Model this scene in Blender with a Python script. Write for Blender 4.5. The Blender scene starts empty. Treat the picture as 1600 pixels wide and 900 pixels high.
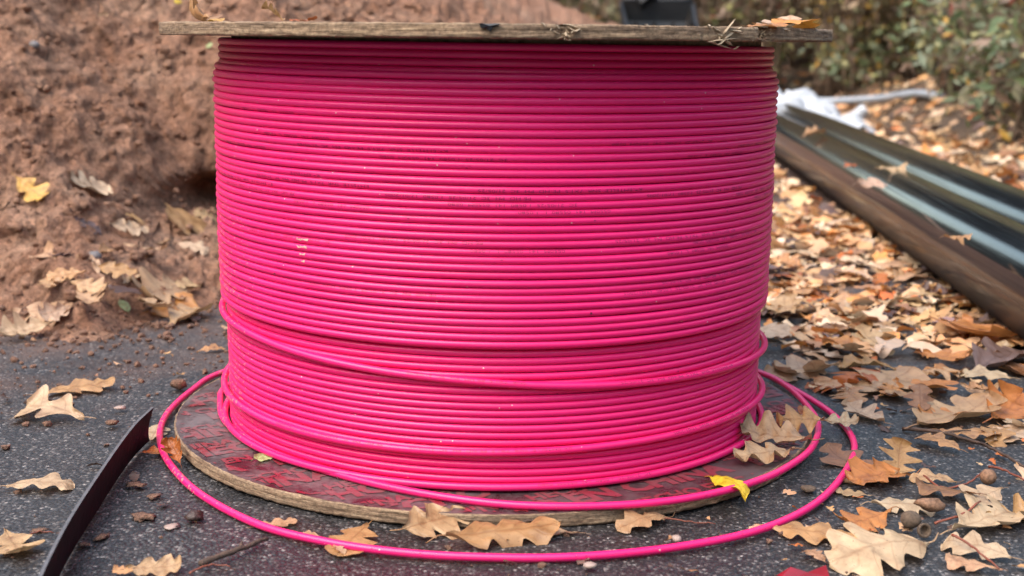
import bpy, bmesh, math, random
import numpy as np
from mathutils import Vector, Matrix, Euler

random.seed(7)
rng = np.random.default_rng(7)
scn = bpy.context.scene
COL = scn.collection
PI = math.pi

# ------------------------------------------------------------------ camera
FPX = 2067.1
CAM = np.array([0.0, -1.44395, 0.4210])
CR = np.array([0.99987821, -0.01118126, 0.01088823])
CU = np.array([-0.00861656, 0.18619557, 0.98247492])
CF = np.array([0.01301265, 0.98244908, -0.18607655])
cd = bpy.data.cameras.new('camera')
cd.sensor_width = 36.0
cd.lens = FPX * 36.0 / 1600.0
cd.clip_start = 0.02
cd.clip_end = 500
cd.dof.use_dof = True
cd.dof.focus_distance = 1.30
cd.dof.aperture_fstop = 6.6
cam = bpy.data.objects.new('camera', cd)
COL.objects.link(cam)
cam.matrix_world = Matrix(((CR[0], CU[0], -CF[0], CAM[0]), (CR[1], CU[1], -CF[1], CAM[1]),
                           (CR[2], CU[2], -CF[2], CAM[2]), (0, 0, 0, 1)))
scn.camera = cam

# ------------------------------------------------------------------ sky, sun, exposure
SUN_EL = math.radians(57)
SUN_DIR = Vector((-0.78, -0.62, 0)).normalized() * math.cos(SUN_EL) + Vector((0, 0, math.sin(SUN_EL)))
world = bpy.data.worlds.new('World')
scn.world = world
world.use_nodes = True
wn = world.node_tree
bg = wn.nodes['Background']
sky = wn.nodes.new('ShaderNodeTexSky')
sky.sky_type = 'NISHITA'
sky.sun_disc = False
sky.sun_elevation = SUN_EL
sky.sun_rotation = math.atan2(SUN_DIR.x, SUN_DIR.y)
sky.air_density = 2.0
sky.dust_density = 3.0
sky.ozone_density = 0.6
wn.links.new(sky.outputs[0], bg.inputs['Color'])
bg.inputs['Strength'].default_value = 0.15
sl = bpy.data.lights.new('sun', 'SUN')
sl.energy = 1.1
sl.angle = math.radians(55)
sl.color = (1.0, 0.955, 0.915)
sun = bpy.data.objects.new('sun', sl)
COL.objects.link(sun)
sun.rotation_euler = SUN_DIR.to_track_quat('Z', 'Y').to_euler()
scn.view_settings.view_transform = 'Standard'
scn.view_settings.look = 'None'
scn.view_settings.gamma = 1.0
scn.view_settings.exposure = 1.36

# ------------------------------------------------------------------ small helpers
def tag(o, label=None, cat=None, group=None, kind=None):
    if label: o['label'] = label
    if cat: o['category'] = cat
    if group: o['group'] = group
    if kind: o['kind'] = kind
    return o

def empty(name, loc=(0, 0, 0)):
    o = bpy.data.objects.new(name, None)
    o.location = loc
    o.empty_display_size = 0.05
    COL.objects.link(o)
    return o

def link(name, me, parent=None):
    o = bpy.data.objects.new(name, me)
    COL.objects.link(o)
    if parent is not None:
        o.parent = parent
        if parent.parent is None:
            o.matrix_parent_inverse = Matrix.Translation(-Vector(parent.location))
    return o

def mesh(name, V, F, m=None, smooth=True):
    me = bpy.data.meshes.new(name)
    V = np.asarray(V, dtype=np.float64)
    if isinstance(F, np.ndarray):
        n, k = F.shape
        me.vertices.add(len(V)); me.vertices.foreach_set('co', V.astype(np.float32).ravel())
        me.loops.add(n * k); me.loops.foreach_set('vertex_index', F.astype(np.int32).ravel())
        me.polygons.add(n)
        me.polygons.foreach_set('loop_start', np.arange(0, n * k, k, dtype=np.int32))
        me.update(calc_edges=True)
    else:
        me.from_pydata([tuple(v) for v in V], [], F)
        me.update()
    if smooth and len(me.polygons):
        me.polygons.foreach_set('use_smooth', [True] * len(me.polygons))
    if m: me.materials.append(m)
    return me

def grid_faces(nu, nv, wrap_u=False, wrap_v=False):
    u = np.arange(nu if wrap_u else nu - 1)
    v = np.arange(nv if wrap_v else nv - 1)
    U, W = np.meshgrid(u, v, indexing='ij')
    U1 = (U + 1) % nu; W1 = (W + 1) % nv
    return np.stack([U * nv + W, U1 * nv + W, U1 * nv + W1, U * nv + W1], -1).reshape(-1, 4)

def hash3(i, j, k, s):
    with np.errstate(over='ignore'):
        h = (i.astype(np.uint32) * np.uint32(374761393) + j.astype(np.uint32) * np.uint32(668265263)
             + k.astype(np.uint32) * np.uint32(2147483647 ^ 0x5bd1e995) + np.uint32((s * 1274126177) & 0xffffffff))
        h = (h ^ (h >> np.uint32(13))) * np.uint32(1274126177)
        h = (h ^ (h >> np.uint32(16))) * np.uint32(2246822519)
        h = h ^ (h >> np.uint32(15))
    return h.astype(np.float64) / 4294967295.0

def vnoise(x, y, z=None, s=0):
    x = np.asarray(x, float); y = np.asarray(y, float)
    z = np.zeros_like(x) if z is None else np.asarray(z, float)
    xi = np.floor(x).astype(np.int64); yi = np.floor(y).astype(np.int64); zi = np.floor(z).astype(np.int64)
    fx = x - xi; fy = y - yi; fz = z - zi
    fx = fx * fx * fx * (fx * (fx * 6 - 15) + 10); fy = fy * fy * fy * (fy * (fy * 6 - 15) + 10); fz = fz * fz * (3 - 2 * fz)
    r = 0
    flat = not np.any(fz)
    for a in (0, 1):
        for b in (0, 1):
            for c in ((0,) if flat else (0, 1)):
                w = (fx if a else 1 - fx) * (fy if b else 1 - fy) * (fz if c else 1 - fz)
                r = r + w * hash3(xi + a, yi + b, zi + c, s)
    return r * 2 - 1

def fbm(x, y, octv=4, s=0, gain=0.5, lac=2.03):
    r = 0; a = 1.0; f = 1.0
    for o in range(octv):
        r = r + a * vnoise(np.asarray(x) * f + 17.3 * o, np.asarray(y) * f - 9.1 * o, None, s + o)
        a *= gain; f *= lac
    return r

def worley(x, y, s=0):
    xi = np.floor(x).astype(np.int64); yi = np.floor(y).astype(np.int64)
    best = np.full(x.shape, 9.0); bid = np.zeros(x.shape)
    z0 = np.zeros_like(xi)
    for a in (-1, 0, 1):
        for b in (-1, 0, 1):
            px = xi + a + hash3(xi + a, yi + b, z0, s); py = yi + b + hash3(xi + a, yi + b, z0 + 1, s)
            d = np.hypot(px - x, py - y); rid = hash3(xi + a, yi + b, z0 + 2, s)
            m = d < best
            best = np.where(m, d, best); bid = np.where(m, rid, bid)
    return best, bid

def crom(P, n=12):
    P = np.asarray(P, float)
    Q = np.vstack([2 * P[0] - P[1], P, 2 * P[-1] - P[-2]])
    out = []
    for i in range(1, len(Q) - 2):
        p0, p1, p2, p3 = Q[i - 1], Q[i], Q[i + 1], Q[i + 2]
        for t in np.linspace(0, 1, n, endpoint=False):
            out.append(0.5 * ((2 * p1) + (-p0 + p2) * t + (2 * p0 - 5 * p1 + 4 * p2 - p3) * t * t + (-p0 + 3 * p1 - 3 * p2 + p3) * t ** 3))
    out.append(P[-1])
    return np.array(out)

def tube(P, r, nv=10, caps=True):
    P = np.asarray(P, float); n = len(P)
    r = np.broadcast_to(np.asarray(r, float), (n,))
    T = np.gradient(P, axis=0); T /= np.linalg.norm(T, axis=1)[:, None] + 1e-12
    up = np.array([0, 0, 1.0])
    if abs(T[:, 2]).mean() > 0.8: up = np.array([0, 1.0, 0])
    N = np.cross(up, T); N /= np.linalg.norm(N, axis=1)[:, None] + 1e-9
    B = np.cross(T, N)
    a = np.linspace(0, 2 * PI, nv, endpoint=False)
    V = P[:, None] + r[:, None, None] * (np.cos(a)[None, :, None] * N[:, None] + np.sin(a)[None, :, None] * B[:, None])
    F = [tuple(f) for f in grid_faces(n, nv, False, True)]
    V = V.reshape(-1, 3)
    if caps:
        F.append(tuple(range(nv))); F.append(tuple(reversed(range((n - 1) * nv, n * nv))))
    return V, F

class Join:
    def __init__(s): s.V = []; s.F = []; s.n = 0
    def add(s, V, F):
        s.V.append(np.asarray(V, float)); s.F += [tuple(int(i) + s.n for i in f) for f in F]; s.n += len(V)
    def mesh(s, name, m, smooth=True): return mesh(name, np.vstack(s.V), s.F, m, smooth)

# pixel of the 1600 x 900 photograph -> direction; used to find where a thing stands on the ground
def ray(px, py): return CF + CR * ((px - 800) / FPX) + CU * ((450 - py) / FPX)
def onz(px, py, z=0.0):
    v = ray(px, py); return CAM + v * ((z - CAM[2]) / v[2])

# ------------------------------------------------------------------ materials
def mat(name):
    m = bpy.data.materials.new(name); m.use_nodes = True
    nt = m.node_tree
    return m, nt, nt.nodes['Principled BSDF']
def nn(nt, t, **kw):
    n = nt.nodes.new('ShaderNode' + t)
    for k, v in kw.items():
        if k.startswith('i_'):
            key = k[2:]
            if key.isdigit(): key = int(key)
            n.inputs[key].default_value = v
        else: setattr(n, k, v)
    return n
def ln(nt, a, b): nt.links.new(a, b)
def ramp(nt, fac, stops, interp='LINEAR'):
    r = nn(nt, 'ValToRGB'); r.color_ramp.interpolation = interp
    el = r.color_ramp.elements
    while len(el) > 1: el.remove(el[-1])
    el[0].position = stops[0][0]; el[0].color = tuple(stops[0][1]) + (1,)
    for p, c in stops[1:]:
        e = el.new(p); e.color = tuple(c) + (1,)
    ln(nt, fac, r.inputs['Fac']); return r
def g(v): return (v, v, v)
def noise(nt, vec, scale, detail=4, rough=0.55, dist=0.0):
    n = nn(nt, 'TexNoise', i_Scale=scale, i_Detail=detail, i_Roughness=rough, i_Distortion=dist)
    if vec is not None: ln(nt, vec, n.inputs['Vector'])
    return n
def mix(nt, fac, a, b, mode='MIX'):
    n = nn(nt, 'Mix', data_type='RGBA', blend_type=mode)
    for k, v in ((0, fac), (6, a), (7, b)):
        if isinstance(v, (int, float)): n.inputs[k].default_value = v
        elif isinstance(v, tuple): n.inputs[k].default_value = v + (1,) if len(v) == 3 else v
        else: ln(nt, v, n.inputs[k])
    return n.outputs[2]
def math_(nt, op, a, b=None, c=None):
    n = nn(nt, 'Math', operation=op)
    for k, v in enumerate((a, b, c)):
        if v is None: continue
        if isinstance(v, (int, float)): n.inputs[k].default_value = v
        else: ln(nt, v, n.inputs[k])
    return n.outputs[0]
def bump(nt, h, strength, dist, normal=None):
    b = nn(nt, 'Bump', i_Strength=strength, i_Distance=dist); ln(nt, h, b.inputs['Height'])
    if normal is not None: ln(nt, normal, b.inputs['Normal'])
    return b.outputs[0]
def objco(nt): return nn(nt, 'TexCoord').outputs['Object']

M = {}
def m_pink():
    m, nt, b = mat('pink_plastic'); co = objco(nt)
    n = noise(nt, co, 9, 3); c = mix(nt, n.outputs[0], (0.79, 0.010, 0.135), (0.85, 0.016, 0.180))
    # specks of dust and dried splashes
    v = nn(nt, 'TexVoronoi', i_Scale=75.0); ln(nt, co, v.inputs['Vector'])
    sp = math_(nt, 'LESS_THAN', v.outputs['Distance'], 0.055)
    cs = nn(nt, 'SeparateColor'); ln(nt, v.outputs['Color'], cs.inputs[0])
    sp = math_(nt, 'MULTIPLY', sp, math_(nt, 'LESS_THAN', cs.outputs[0], 0.42))
    c = mix(nt, math_(nt, 'MULTIPLY', sp, 0.75), c, (0.72, 0.60, 0.50))
    v2 = nn(nt, 'TexVoronoi', i_Scale=42.0); ln(nt, co, v2.inputs['Vector'])
    cs2 = nn(nt, 'SeparateColor'); ln(nt, v2.outputs['Color'], cs2.inputs[0])
    sp2 = math_(nt, 'MULTIPLY', math_(nt, 'LESS_THAN', v2.outputs['Distance'], 0.045), math_(nt, 'LESS_THAN', cs2.outputs[1], 0.25))
    c = mix(nt, sp2, c, (0.10, 0.015, 0.03))
    # sandy flecks thrown against the left flank, and a thin film of dust
    sx = nn(nt, 'SeparateXYZ'); ln(nt, co, sx.inputs[0])
    v3 = nn(nt, 'TexVoronoi', i_Scale=190.0); ln(nt, co, v3.inputs['Vector'])
    lf = nn(nt, 'MapRange', i_1=-0.20, i_2=-0.27, i_3=0.0, i_4=1.0); ln(nt, sx.outputs[0], lf.inputs[0])
    up_ = nn(nt, 'MapRange', i_1=0.32, i_2=0.22, i_3=0.0, i_4=1.0); ln(nt, sx.outputs[2], up_.inputs[0])
    fl = math_(nt, 'LESS_THAN', v3.outputs['Distance'], math_(nt, 'MULTIPLY', math_(nt, 'MULTIPLY', lf.outputs[0], up_.outputs[0]), math_(nt, 'MULTIPLY', noise(nt, co, 26, 3).outputs[0], 0.52)))
    c = mix(nt, math_(nt, 'MULTIPLY', fl, 0.55), c, (0.62, 0.33, 0.22))
    ln(nt, c, b.inputs['Base Color'])
    r = noise(nt, co, 35, 3); rr = nn(nt, 'MapRange', i_3=0.26, i_4=0.40); ln(nt, r.outputs[0], rr.inputs[0]); ln(nt, rr.outputs[0], b.inputs['Roughness'])
    b.inputs['Specular IOR Level'].default_value = 0.50
    b.inputs['Subsurface Weight'].default_value = 0.08
    b.inputs['Subsurface Radius'].default_value = (0.002, 0.0004, 0.0008)
    b.inputs['Subsurface Scale'].default_value = 0.5
    return m
def simple(name, col, rough=0.6, var=0.25, scale=20, bs=0.3, bd=0.002, metal=0.0, spec=0.5, detail=5):
    m, nt, b = mat(name); co = objco(nt)
    n = noise(nt, co, scale, detail, 0.6)
    d = tuple(max(0, x * (1 - var)) for x in col); l = tuple(min(1, x * (1 + var)) for x in col)
    r = ramp(nt, n.outputs[0], [(0.25, d), (0.75, l)])
    ln(nt, r.outputs[0], b.inputs['Base Color'])
    b.inputs['Roughness'].default_value = rough; b.inputs['Metallic'].default_value = metal
    b.inputs['Specular IOR Level'].default_value = spec
    n2 = noise(nt, co, scale * 3, detail); ln(nt, bump(nt, n2.outputs[0], bs, bd), b.inputs['Normal'])
    return m
def m_asphalt():
    m, nt, b = mat('damp_asphalt'); co = objco(nt)
    wv = noise(nt, co, 160, 2); vec = nn(nt, 'VectorMath', operation='MULTIPLY_ADD'); ln(nt, wv.outputs['Color'], vec.inputs[0]); vec.inputs[1].default_value = g(0.0018); ln(nt, co, vec.inputs[2])
    v = nn(nt, 'TexVoronoi', i_Scale=300.0, i_Randomness=1.0); ln(nt, vec.outputs[0], v.inputs['Vector'])
    cs = nn(nt, 'SeparateColor'); ln(nt, v.outputs['Color'], cs.inputs[0])
    stone = ramp(nt, cs.outputs[0], [(0.0, (0.015, 0.013, 0.012)), (0.35, (0.030, 0.027, 0.026)), (0.62, (0.053, 0.047, 0.045)), (0.84, (0.095, 0.085, 0.081)), (0.95, (0.17, 0.150, 0.140)), (1.0, (0.28, 0.25, 0.23))])
    edge = ramp(nt, v.outputs['Distance'], [(0.0, g(1)), (0.42, g(0.85)), (0.75, g(0.0))])
    c = mix(nt, edge.outputs[0], (0.020, 0.019, 0.021), stone.outputs[0])
    v2 = nn(nt, 'TexVoronoi', i_Scale=520.0); ln(nt, co, v2.inputs['Vector'])
    cs2 = nn(nt, 'SeparateColor'); ln(nt, v2.outputs['Color'], cs2.inputs[0])
    fine = ramp(nt, cs2.outputs[1], [(0.0, g(0.55)), (0.8, g(1.1)), (1.0, g(1.9))])
    c = mix(nt, 1.0, c, fine.outputs[0], 'MULTIPLY')
    # reddish soil washed over the surface towards the heap
    sx = nn(nt, 'SeparateXYZ'); ln(nt, co, sx.inputs[0])
    dn = noise(nt, co, 7, 5, 0.62)
    d = math_(nt, 'ADD', dn.outputs[0], math_(nt, 'MULTIPLY', math_(nt, 'ADD', math_(nt, 'MULTIPLY', sx.outputs[1], 0.45), math_(nt, 'MULTIPLY', sx.outputs[0], -0.22)), 1.0))
    dr = ramp(nt, d, [(0.62, g(0)), (0.92, g(0.8))])
    c = mix(nt, math_(nt, 'MULTIPLY', dr.outputs[0], noise(nt, co, 90, 3).outputs[0]), c, (0.20, 0.105, 0.068))
    ln(nt, c, b.inputs['Base Color'])
    wet = noise(nt, co, 5, 4); rr = ramp(nt, wet.outputs[0], [(0.35, g(0.34)), (0.65, g(0.55))]); ln(nt, rr.outputs[0], b.inputs['Roughness'])
    h = math_(nt, 'SUBTRACT', 1.0, v.outputs['Distance'])
    h = math_(nt, 'ADD', h, math_(nt, 'MULTIPLY', cs.outputs[1], 0.5))
    h2 = math_(nt, 'MULTIPLY', v2.outputs['Distance'], -0.22)
    ln(nt, bump(nt, math_(nt, 'ADD', h, h2), 0.75, 0.0015), b.inputs['Normal'])
    return m
def m_soil():
    m, nt, b = mat('red_brown_soil'); co = objco(nt)
    n = noise(nt, co, 5, 8, 0.65); r = ramp(nt, n.outputs[0], [(0.28, (0.29, 0.138, 0.082)), (0.5, (0.41, 0.212, 0.132)), (0.72, (0.54, 0.325, 0.215))])
    n2 = noise(nt, co, 55, 6, 0.7); r2 = ramp(nt, n2.outputs[0], [(0.3, g(0.50)), (0.7, g(1.38))])
    c = mix(nt, 1.0, r.outputs[0], r2.outputs[0], 'MULTIPLY')
    n5 = noise(nt, co, 190, 3, 0.7); c = mix(nt, 1.0, c, ramp(nt, n5.outputs[0], [(0.32, g(0.6)), (0.5, g(1.0)), (0.7, g(1.35))]).outputs[0], 'MULTIPLY')
    ln(nt, c, b.inputs['Base Color']); b.inputs['Roughness'].default_value = 0.86; b.inputs['Specular IOR Level'].default_value = 0.25
    n3 = noise(nt, co, 70, 8, 0.72); n4 = noise(nt, co, 240, 4, 0.6)
    ln(nt, bump(nt, n4.outputs[0], 0.7, 0.006, bump(nt, n3.outputs[0], 1.0, 0.020)), b.inputs['Normal'])
    return m
def m_ground():
    m, nt, b = mat('woodland_soil'); co = objco(nt)
    n = noise(nt, co, 6, 8, 0.7); r = ramp(nt, n.outputs[0], [(0.3, (0.045, 0.028, 0.018)), (0.55, (0.11, 0.065, 0.035)), (0.75, (0.20, 0.12, 0.06))])
    ln(nt, r.outputs[0], b.inputs['Base Color']); b.inputs['Roughness'].default_value = 0.9
    n3 = noise(nt, co, 30, 6, 0.7); ln(nt, bump(nt, n3.outputs[0], 0.8, 0.03), b.inputs['Normal'])
    return m
def m_leaf():
    m, nt, b = mat('dead_leaf'); oi = nn(nt, 'ObjectInfo'); uv = nn(nt, 'UVMap')
    tc = objco(nt)
    sx = nn(nt, 'SeparateXYZ'); ln(nt, uv.outputs[0], sx.inputs[0])
    s = math_(nt, 'ABSOLUTE', math_(nt, 'MULTIPLY', math_(nt, 'SUBTRACT', sx.outputs[1], 0.5), 2.0))
    rib = ramp(nt, s, [(0.0, g(1)), (0.05, g(0.6)), (0.10, g(0))])
    lat = math_(nt, 'FRACT', math_(nt, 'SUBTRACT', math_(nt, 'MULTIPLY', sx.outputs[0], 6.0), math_(nt, 'MULTIPLY', s, 0.9)))
    lat = ramp(nt, math_(nt, 'ABSOLUTE', math_(nt, 'SUBTRACT', lat, 0.5)), [(0.0, g(0.7)), (0.06, g(0.2)), (0.1, g(0))])
    vein = math_(nt, 'MAXIMUM', rib.outputs[0], lat.outputs[0])
    rnd = nn(nt, 'VectorMath', operation='MULTIPLY_ADD'); 
    cmb = nn(nt, 'CombineXYZ'); ln(nt, oi.outputs['Random'], cmb.inputs[0]); ln(nt, oi.outputs['Random'], cmb.inputs[1])
    ln(nt, cmb.outputs[0], rnd.inputs[0]); rnd.inputs[1].default_value = g(40.0); ln(nt, tc, rnd.inputs[2])
    n = noise(nt, rnd.outputs[0], 5.0, 6, 0.62)
    var = ramp(nt, n.outputs[0], [(0.25, (0.50, 0.40, 0.34)), (0.45, (0.88, 0.84, 0.80)), (0.62, (1.08, 1.08, 1.08)), (0.8, (1.25, 1.28, 1.3))])
    c = mix(nt, 1.0, oi.outputs['Color'], var.outputs[0], 'MULTIPLY')
    sp = noise(nt, rnd.outputs[0], 42, 3, 0.6); spr = ramp(nt, sp.outputs[0], [(0.64, g(0)), (0.72, g(0.65))])
    c = mix(nt, spr.outputs[0], c, (0.06, 0.025, 0.012))
    eg = ramp(nt, math_(nt, 'ADD', s, math_(nt, 'MULTIPLY', n.outputs[0], 0.6)), [(1.05, g(0)), (1.4, g(0.55))])
    c = mix(nt, eg.outputs[0], c, mix(nt, 1.0, c, (0.55, 0.32, 0.2), 'MULTIPLY'))
    c = mix(nt, math_(nt, 'MULTIPLY', vein, 0.6), c, mix(nt, 1.0, c, (0.62, 0.5, 0.42), 'MULTIPLY'))
    ln(nt, c, b.inputs['Base Color'])
    rr = ramp(nt, n.outputs[0], [(0.3, g(0.34)), (0.7, g(0.55))]); ln(nt, rr.outputs[0], b.inputs['Roughness'])
    fine = noise(nt, rnd.outputs[0], 70, 3)
    h = math_(nt, 'ADD', math_(nt, 'MULTIPLY', vein, -0.6), math_(nt, 'MULTIPLY', fine.outputs[0], 0.35))
    ln(nt, bump(nt, h, 0.5, 0.0009), b.inputs['Normal'])
    tr = nn(nt, 'BsdfTranslucent'); ln(nt, c, tr.inputs['Color'])
    ms = nn(nt, 'MixShader', i_0=0.16); ln(nt, b.outputs[0], ms.inputs[1]); ln(nt, tr.outputs[0], ms.inputs[2])
    ln(nt, ms.outputs[0], nt.nodes['Material Output'].inputs['Surface'])
    return m
def m_vcol(name, rough=0.55, trans=0.2):
    m, nt, b = mat(name); a = nn(nt, 'VertexColor', layer_name='Col'); co = objco(nt)
    n = noise(nt, co, 30, 3); v = ramp(nt, n.outputs[0], [(0.3, g(1.05)), (0.7, g(1.6))])
    c = mix(nt, 1.0, a.outputs[0], v.outputs[0], 'MULTIPLY')
    ln(nt, c, b.inputs['Base Color']); b.inputs['Roughness'].default_value = rough
    tr = nn(nt, 'BsdfTranslucent'); ln(nt, c, tr.inputs['Color'])
    ms = nn(nt, 'MixShader', i_0=trans); ln(nt, b.outputs[0], ms.inputs[1]); ln(nt, tr.outputs[0], ms.inputs[2])
    ln(nt, ms.outputs[0], nt.nodes['Material Output'].inputs['Surface'])
    return m
def m_ply():
    m, nt, b = mat('weathered_plywood'); co = objco(nt)
    # cylindrical coordinates: angle around the disc and height through the plies
    sx = nn(nt, 'SeparateXYZ'); ln(nt, co, sx.inputs[0])
    ang = math_(nt, 'ARCTAN2', sx.outputs[1], sx.outputs[0])
    cv = nn(nt, 'CombineXYZ'); ln(nt, math_(nt, 'MULTIPLY', ang, 0.35), cv.inputs[0]); ln(nt, math_(nt, 'MULTIPLY', sx.outputs[2], 14.0), cv.inputs[1])
    n = noise(nt, cv.outputs[0], 28, 7, 0.68)
    r = ramp(nt, n.outputs[0], [(0.28, (0.085, 0.054, 0.034)), (0.45, (0.25, 0.165, 0.105)), (0.58, (0.38, 0.27, 0.175)), (0.75, (0.52, 0.40, 0.275))])
    n1 = noise(nt, cv.outputs[0], 5.5, 3, 0.6); g1 = ramp(nt, n1.outputs[0], [(0.35, (0.66, 0.62, 0.60)), (0.65, (1.15, 1.08, 1.0))])
    c = mix(nt, 1.0, r.outputs[0], g1.outputs[0], 'MULTIPLY')
    n2 = noise(nt, co, 260, 4, 0.7); c = mix(nt, 1.0, c, ramp(nt, n2.outputs[0], [(0.35, g(0.6)), (0.6, g(1.1))]).outputs[0], 'MULTIPLY')
    ln(nt, c, b.inputs['Base Color']); b.inputs['Roughness'].default_value = 0.78
    h = math_(nt, 'ADD', n.outputs[0], math_(nt, 'MULTIPLY', n2.outputs[0], 0.5))
    ln(nt, bump(nt, h, 0.7, 0.003), b.inputs['Normal'])
    return m
def m_film(name, col, col2, dust=0.5):
    m, nt, b = mat(name); co = objco(nt)
    n = noise(nt, co, 16, 7, 0.7, 0.4); n2 = noise(nt, co, 170, 4, 0.65); n3 = noise(nt, co, 5, 3)
    c = mix(nt, n3.outputs[0], col, col2)
    d = ramp(nt, math_(nt, 'ADD', math_(nt, 'MULTIPLY', n.outputs[0], 0.75), math_(nt, 'MULTIPLY', n2.outputs[0], 0.3)), [(0.42, g(0)), (0.60, g(dust))])
    sx = nn(nt, 'SeparateXYZ'); ln(nt, co, sx.inputs[0])
    lf = nn(nt, 'MapRange', i_1=0.15, i_2=-0.25, i_3=0.75, i_4=1.35); ln(nt, sx.outputs[0], lf.inputs[0])
    c = mix(nt, math_(nt, 'MULTIPLY', d.outputs[0], lf.outputs[0]), c, (0.17, 0.138, 0.138))
    ln(nt, c, b.inputs['Base Color'])
    rr = ramp(nt, n.outputs[0], [(0.35, g(0.24)), (0.65, g(0.42))]); ln(nt, rr.outputs[0], b.inputs['Roughness'])
    ln(nt, bump(nt, n2.outputs[0], 0.12, 0.0008), b.inputs['Normal'])
    return m
def m_pipe():
    m, nt, b = mat('black_pipe_plastic'); co = objco(nt)
    mp = nn(nt, 'Mapping'); mp.inputs['Scale'].default_value = (1.0, 0.6, 1.0); ln(nt, co, mp.inputs[0])
    n = noise(nt, mp.outputs[0], 40, 5, 0.6); n2 = noise(nt, co, 9, 6, 0.7)
    sx = nn(nt, 'SeparateXYZ'); ln(nt, co, sx.inputs[0])
    low = nn(nt, 'MapRange', i_1=0.018, i_2=-0.040, i_3=0.0, i_4=1.0); ln(nt, sx.outputs[2], low.inputs[0])
    d = math_(nt, 'MULTIPLY', low.outputs[0], math_(nt, 'ADD', math_(nt, 'MULTIPLY', n2.outputs[0], 1.5), -0.12))
    c = mix(nt, d, (0.005, 0.006, 0.009), (0.055, 0.044, 0.038))
    sc = ramp(nt, noise(nt, co, 55, 4, 0.7).outputs[0], [(0.62, g(0)), (0.72, g(0.25))]); c = mix(nt, sc.outputs[0], c, (0.07, 0.066, 0.062))
    ln(nt, c, b.inputs['Base Color'])
    rr = ramp(nt, n2.outputs[0], [(0.3, g(0.09)), (0.7, g(0.16))]); ln(nt, math_(nt, 'ADD', rr.outputs[0], math_(nt, 'MULTIPLY', low.outputs[0], 0.6)), b.inputs['Roughness'])
    ln(nt, math_(nt, 'SUBTRACT', 0.5, math_(nt, 'MULTIPLY', low.outputs[0], 0.38)), b.inputs['Specular IOR Level'])
    b.inputs['IOR'].default_value = 1.5; ln(nt, math_(nt, 'MULTIPLY', math_(nt, 'SUBTRACT', 1.0, low.outputs[0]), 0.4), b.inputs['Coat Weight']); b.inputs['Coat Roughness'].default_value = 0.08
    ln(nt, bump(nt, n.outputs[0], 0.02, 0.0008), b.inputs['Normal'])
    return m

M['pink'] = m_pink()
M['asphalt'] = m_asphalt(); M['soil'] = m_soil(); M['ground'] = m_ground()
M['leaf'] = m_leaf(); M['foliage'] = m_vcol('shrub_leaf'); M['litter'] = m_vcol('litter_leaf', 0.5, 0.12)
M['ply'] = m_ply(); M['film'] = m_film('dark_red_film', (0.030, 0.009, 0.012), (0.042, 0.016, 0.019), 0.55)
M['film_print'] = m_film('red_film_print', (0.20, 0.010, 0.020), (0.25, 0.016, 0.030), 0.5)
M['pipe'] = m_pipe()
M['ink'] = simple('cable_ink', (0.07, 0.006, 0.03), 0.5, 0.4, 300, 0.0, 0.001)
M['ink_faint'] = simple('worn_cable_ink', (0.17, 0.008, 0.055), 0.5, 0.4, 300, 0.0, 0.001)
M['scrape'] = simple('cable_scrape', (0.62, 0.30, 0.27), 0.7, 0.25, 200, 0.4, 0.001)
M['strip'] = simple('black_strip', (0.006, 0.006, 0.007), 0.6, 0.6, 35, 0.4, 0.002, 0.0, 0.12)
M['strip_edge'] = simple('strip_cut_edge', (0.10, 0.095, 0.10), 0.5, 0.4, 90, 0.4, 0.001)
M['splinter'] = simple('raw_wood', (0.40, 0.30, 0.20), 0.8, 0.45, 150, 0.5, 0.002)
M['bag'] = simple('white_plastic_sheet', (0.46, 0.47, 0.49), 0.38, 0.08, 12, 0.3, 0.01)
M['bark'] = simple('twig_bark', (0.085, 0.050, 0.035), 0.8, 0.5, 120, 0.6, 0.002)
M['redtwig'] = simple('red_stalk', (0.20, 0.055, 0.030), 0.6, 0.4, 120, 0.4, 0.001)
M['stem'] = simple('shrub_stem', (0.15, 0.10, 0.065), 0.85, 0.4, 30, 0.5, 0.004)
M['gall'] = simple('oak_gall', (0.26, 0.135, 0.075), 0.6, 0.55, 260, 0.8, 0.002)
M['acorn'] = simple('acorn_cup', (0.13, 0.085, 0.055), 0.75, 0.5, 350, 0.9, 0.002)
M['pod'] = simple('dark_pod', (0.05, 0.024, 0.018), 0.45, 0.5, 160, 0.5, 0.002)
M['stone'] = simple('grey_pebble', (0.16, 0.14, 0.135), 0.65, 0.4, 80, 0.4, 0.002)
M['pinkstone'] = simple('pale_pebble', (0.34, 0.24, 0.20), 0.55, 0.3, 80, 0.3, 0.001)
M['crumb'] = simple('earth_crumb', (0.17, 0.088, 0.056), 0.9, 0.5, 120, 0.8, 0.004)
M['bucket'] = simple('dark_bucket_steel', (0.020, 0.020, 0.022), 0.55, 0.4, 8, 0.3, 0.004, 0.3)
M['duct'] = simple('grey_duct_plastic', (0.33, 0.35, 0.38), 0.35, 0.2, 10, 0.2, 0.002)
M['tape'] = simple('black_torn_film', (0.010, 0.010, 0.013), 0.45, 0.4, 160, 0.4, 0.001)
M['redscrap'] = simple('dark_red_plastic', (0.22, 0.008, 0.015), 0.35, 0.4, 40, 0.3, 0.002)
def m_drop():
    m, nt, b = mat('water_drop'); b.inputs['Base Color'].default_value = (1, 1, 1, 1); b.inputs['Roughness'].default_value = 0.02
    b.inputs['IOR'].default_value = 1.33; b.inputs['Transmission Weight'].default_value = 1.0; return m
M['drop'] = m_drop()

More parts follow.
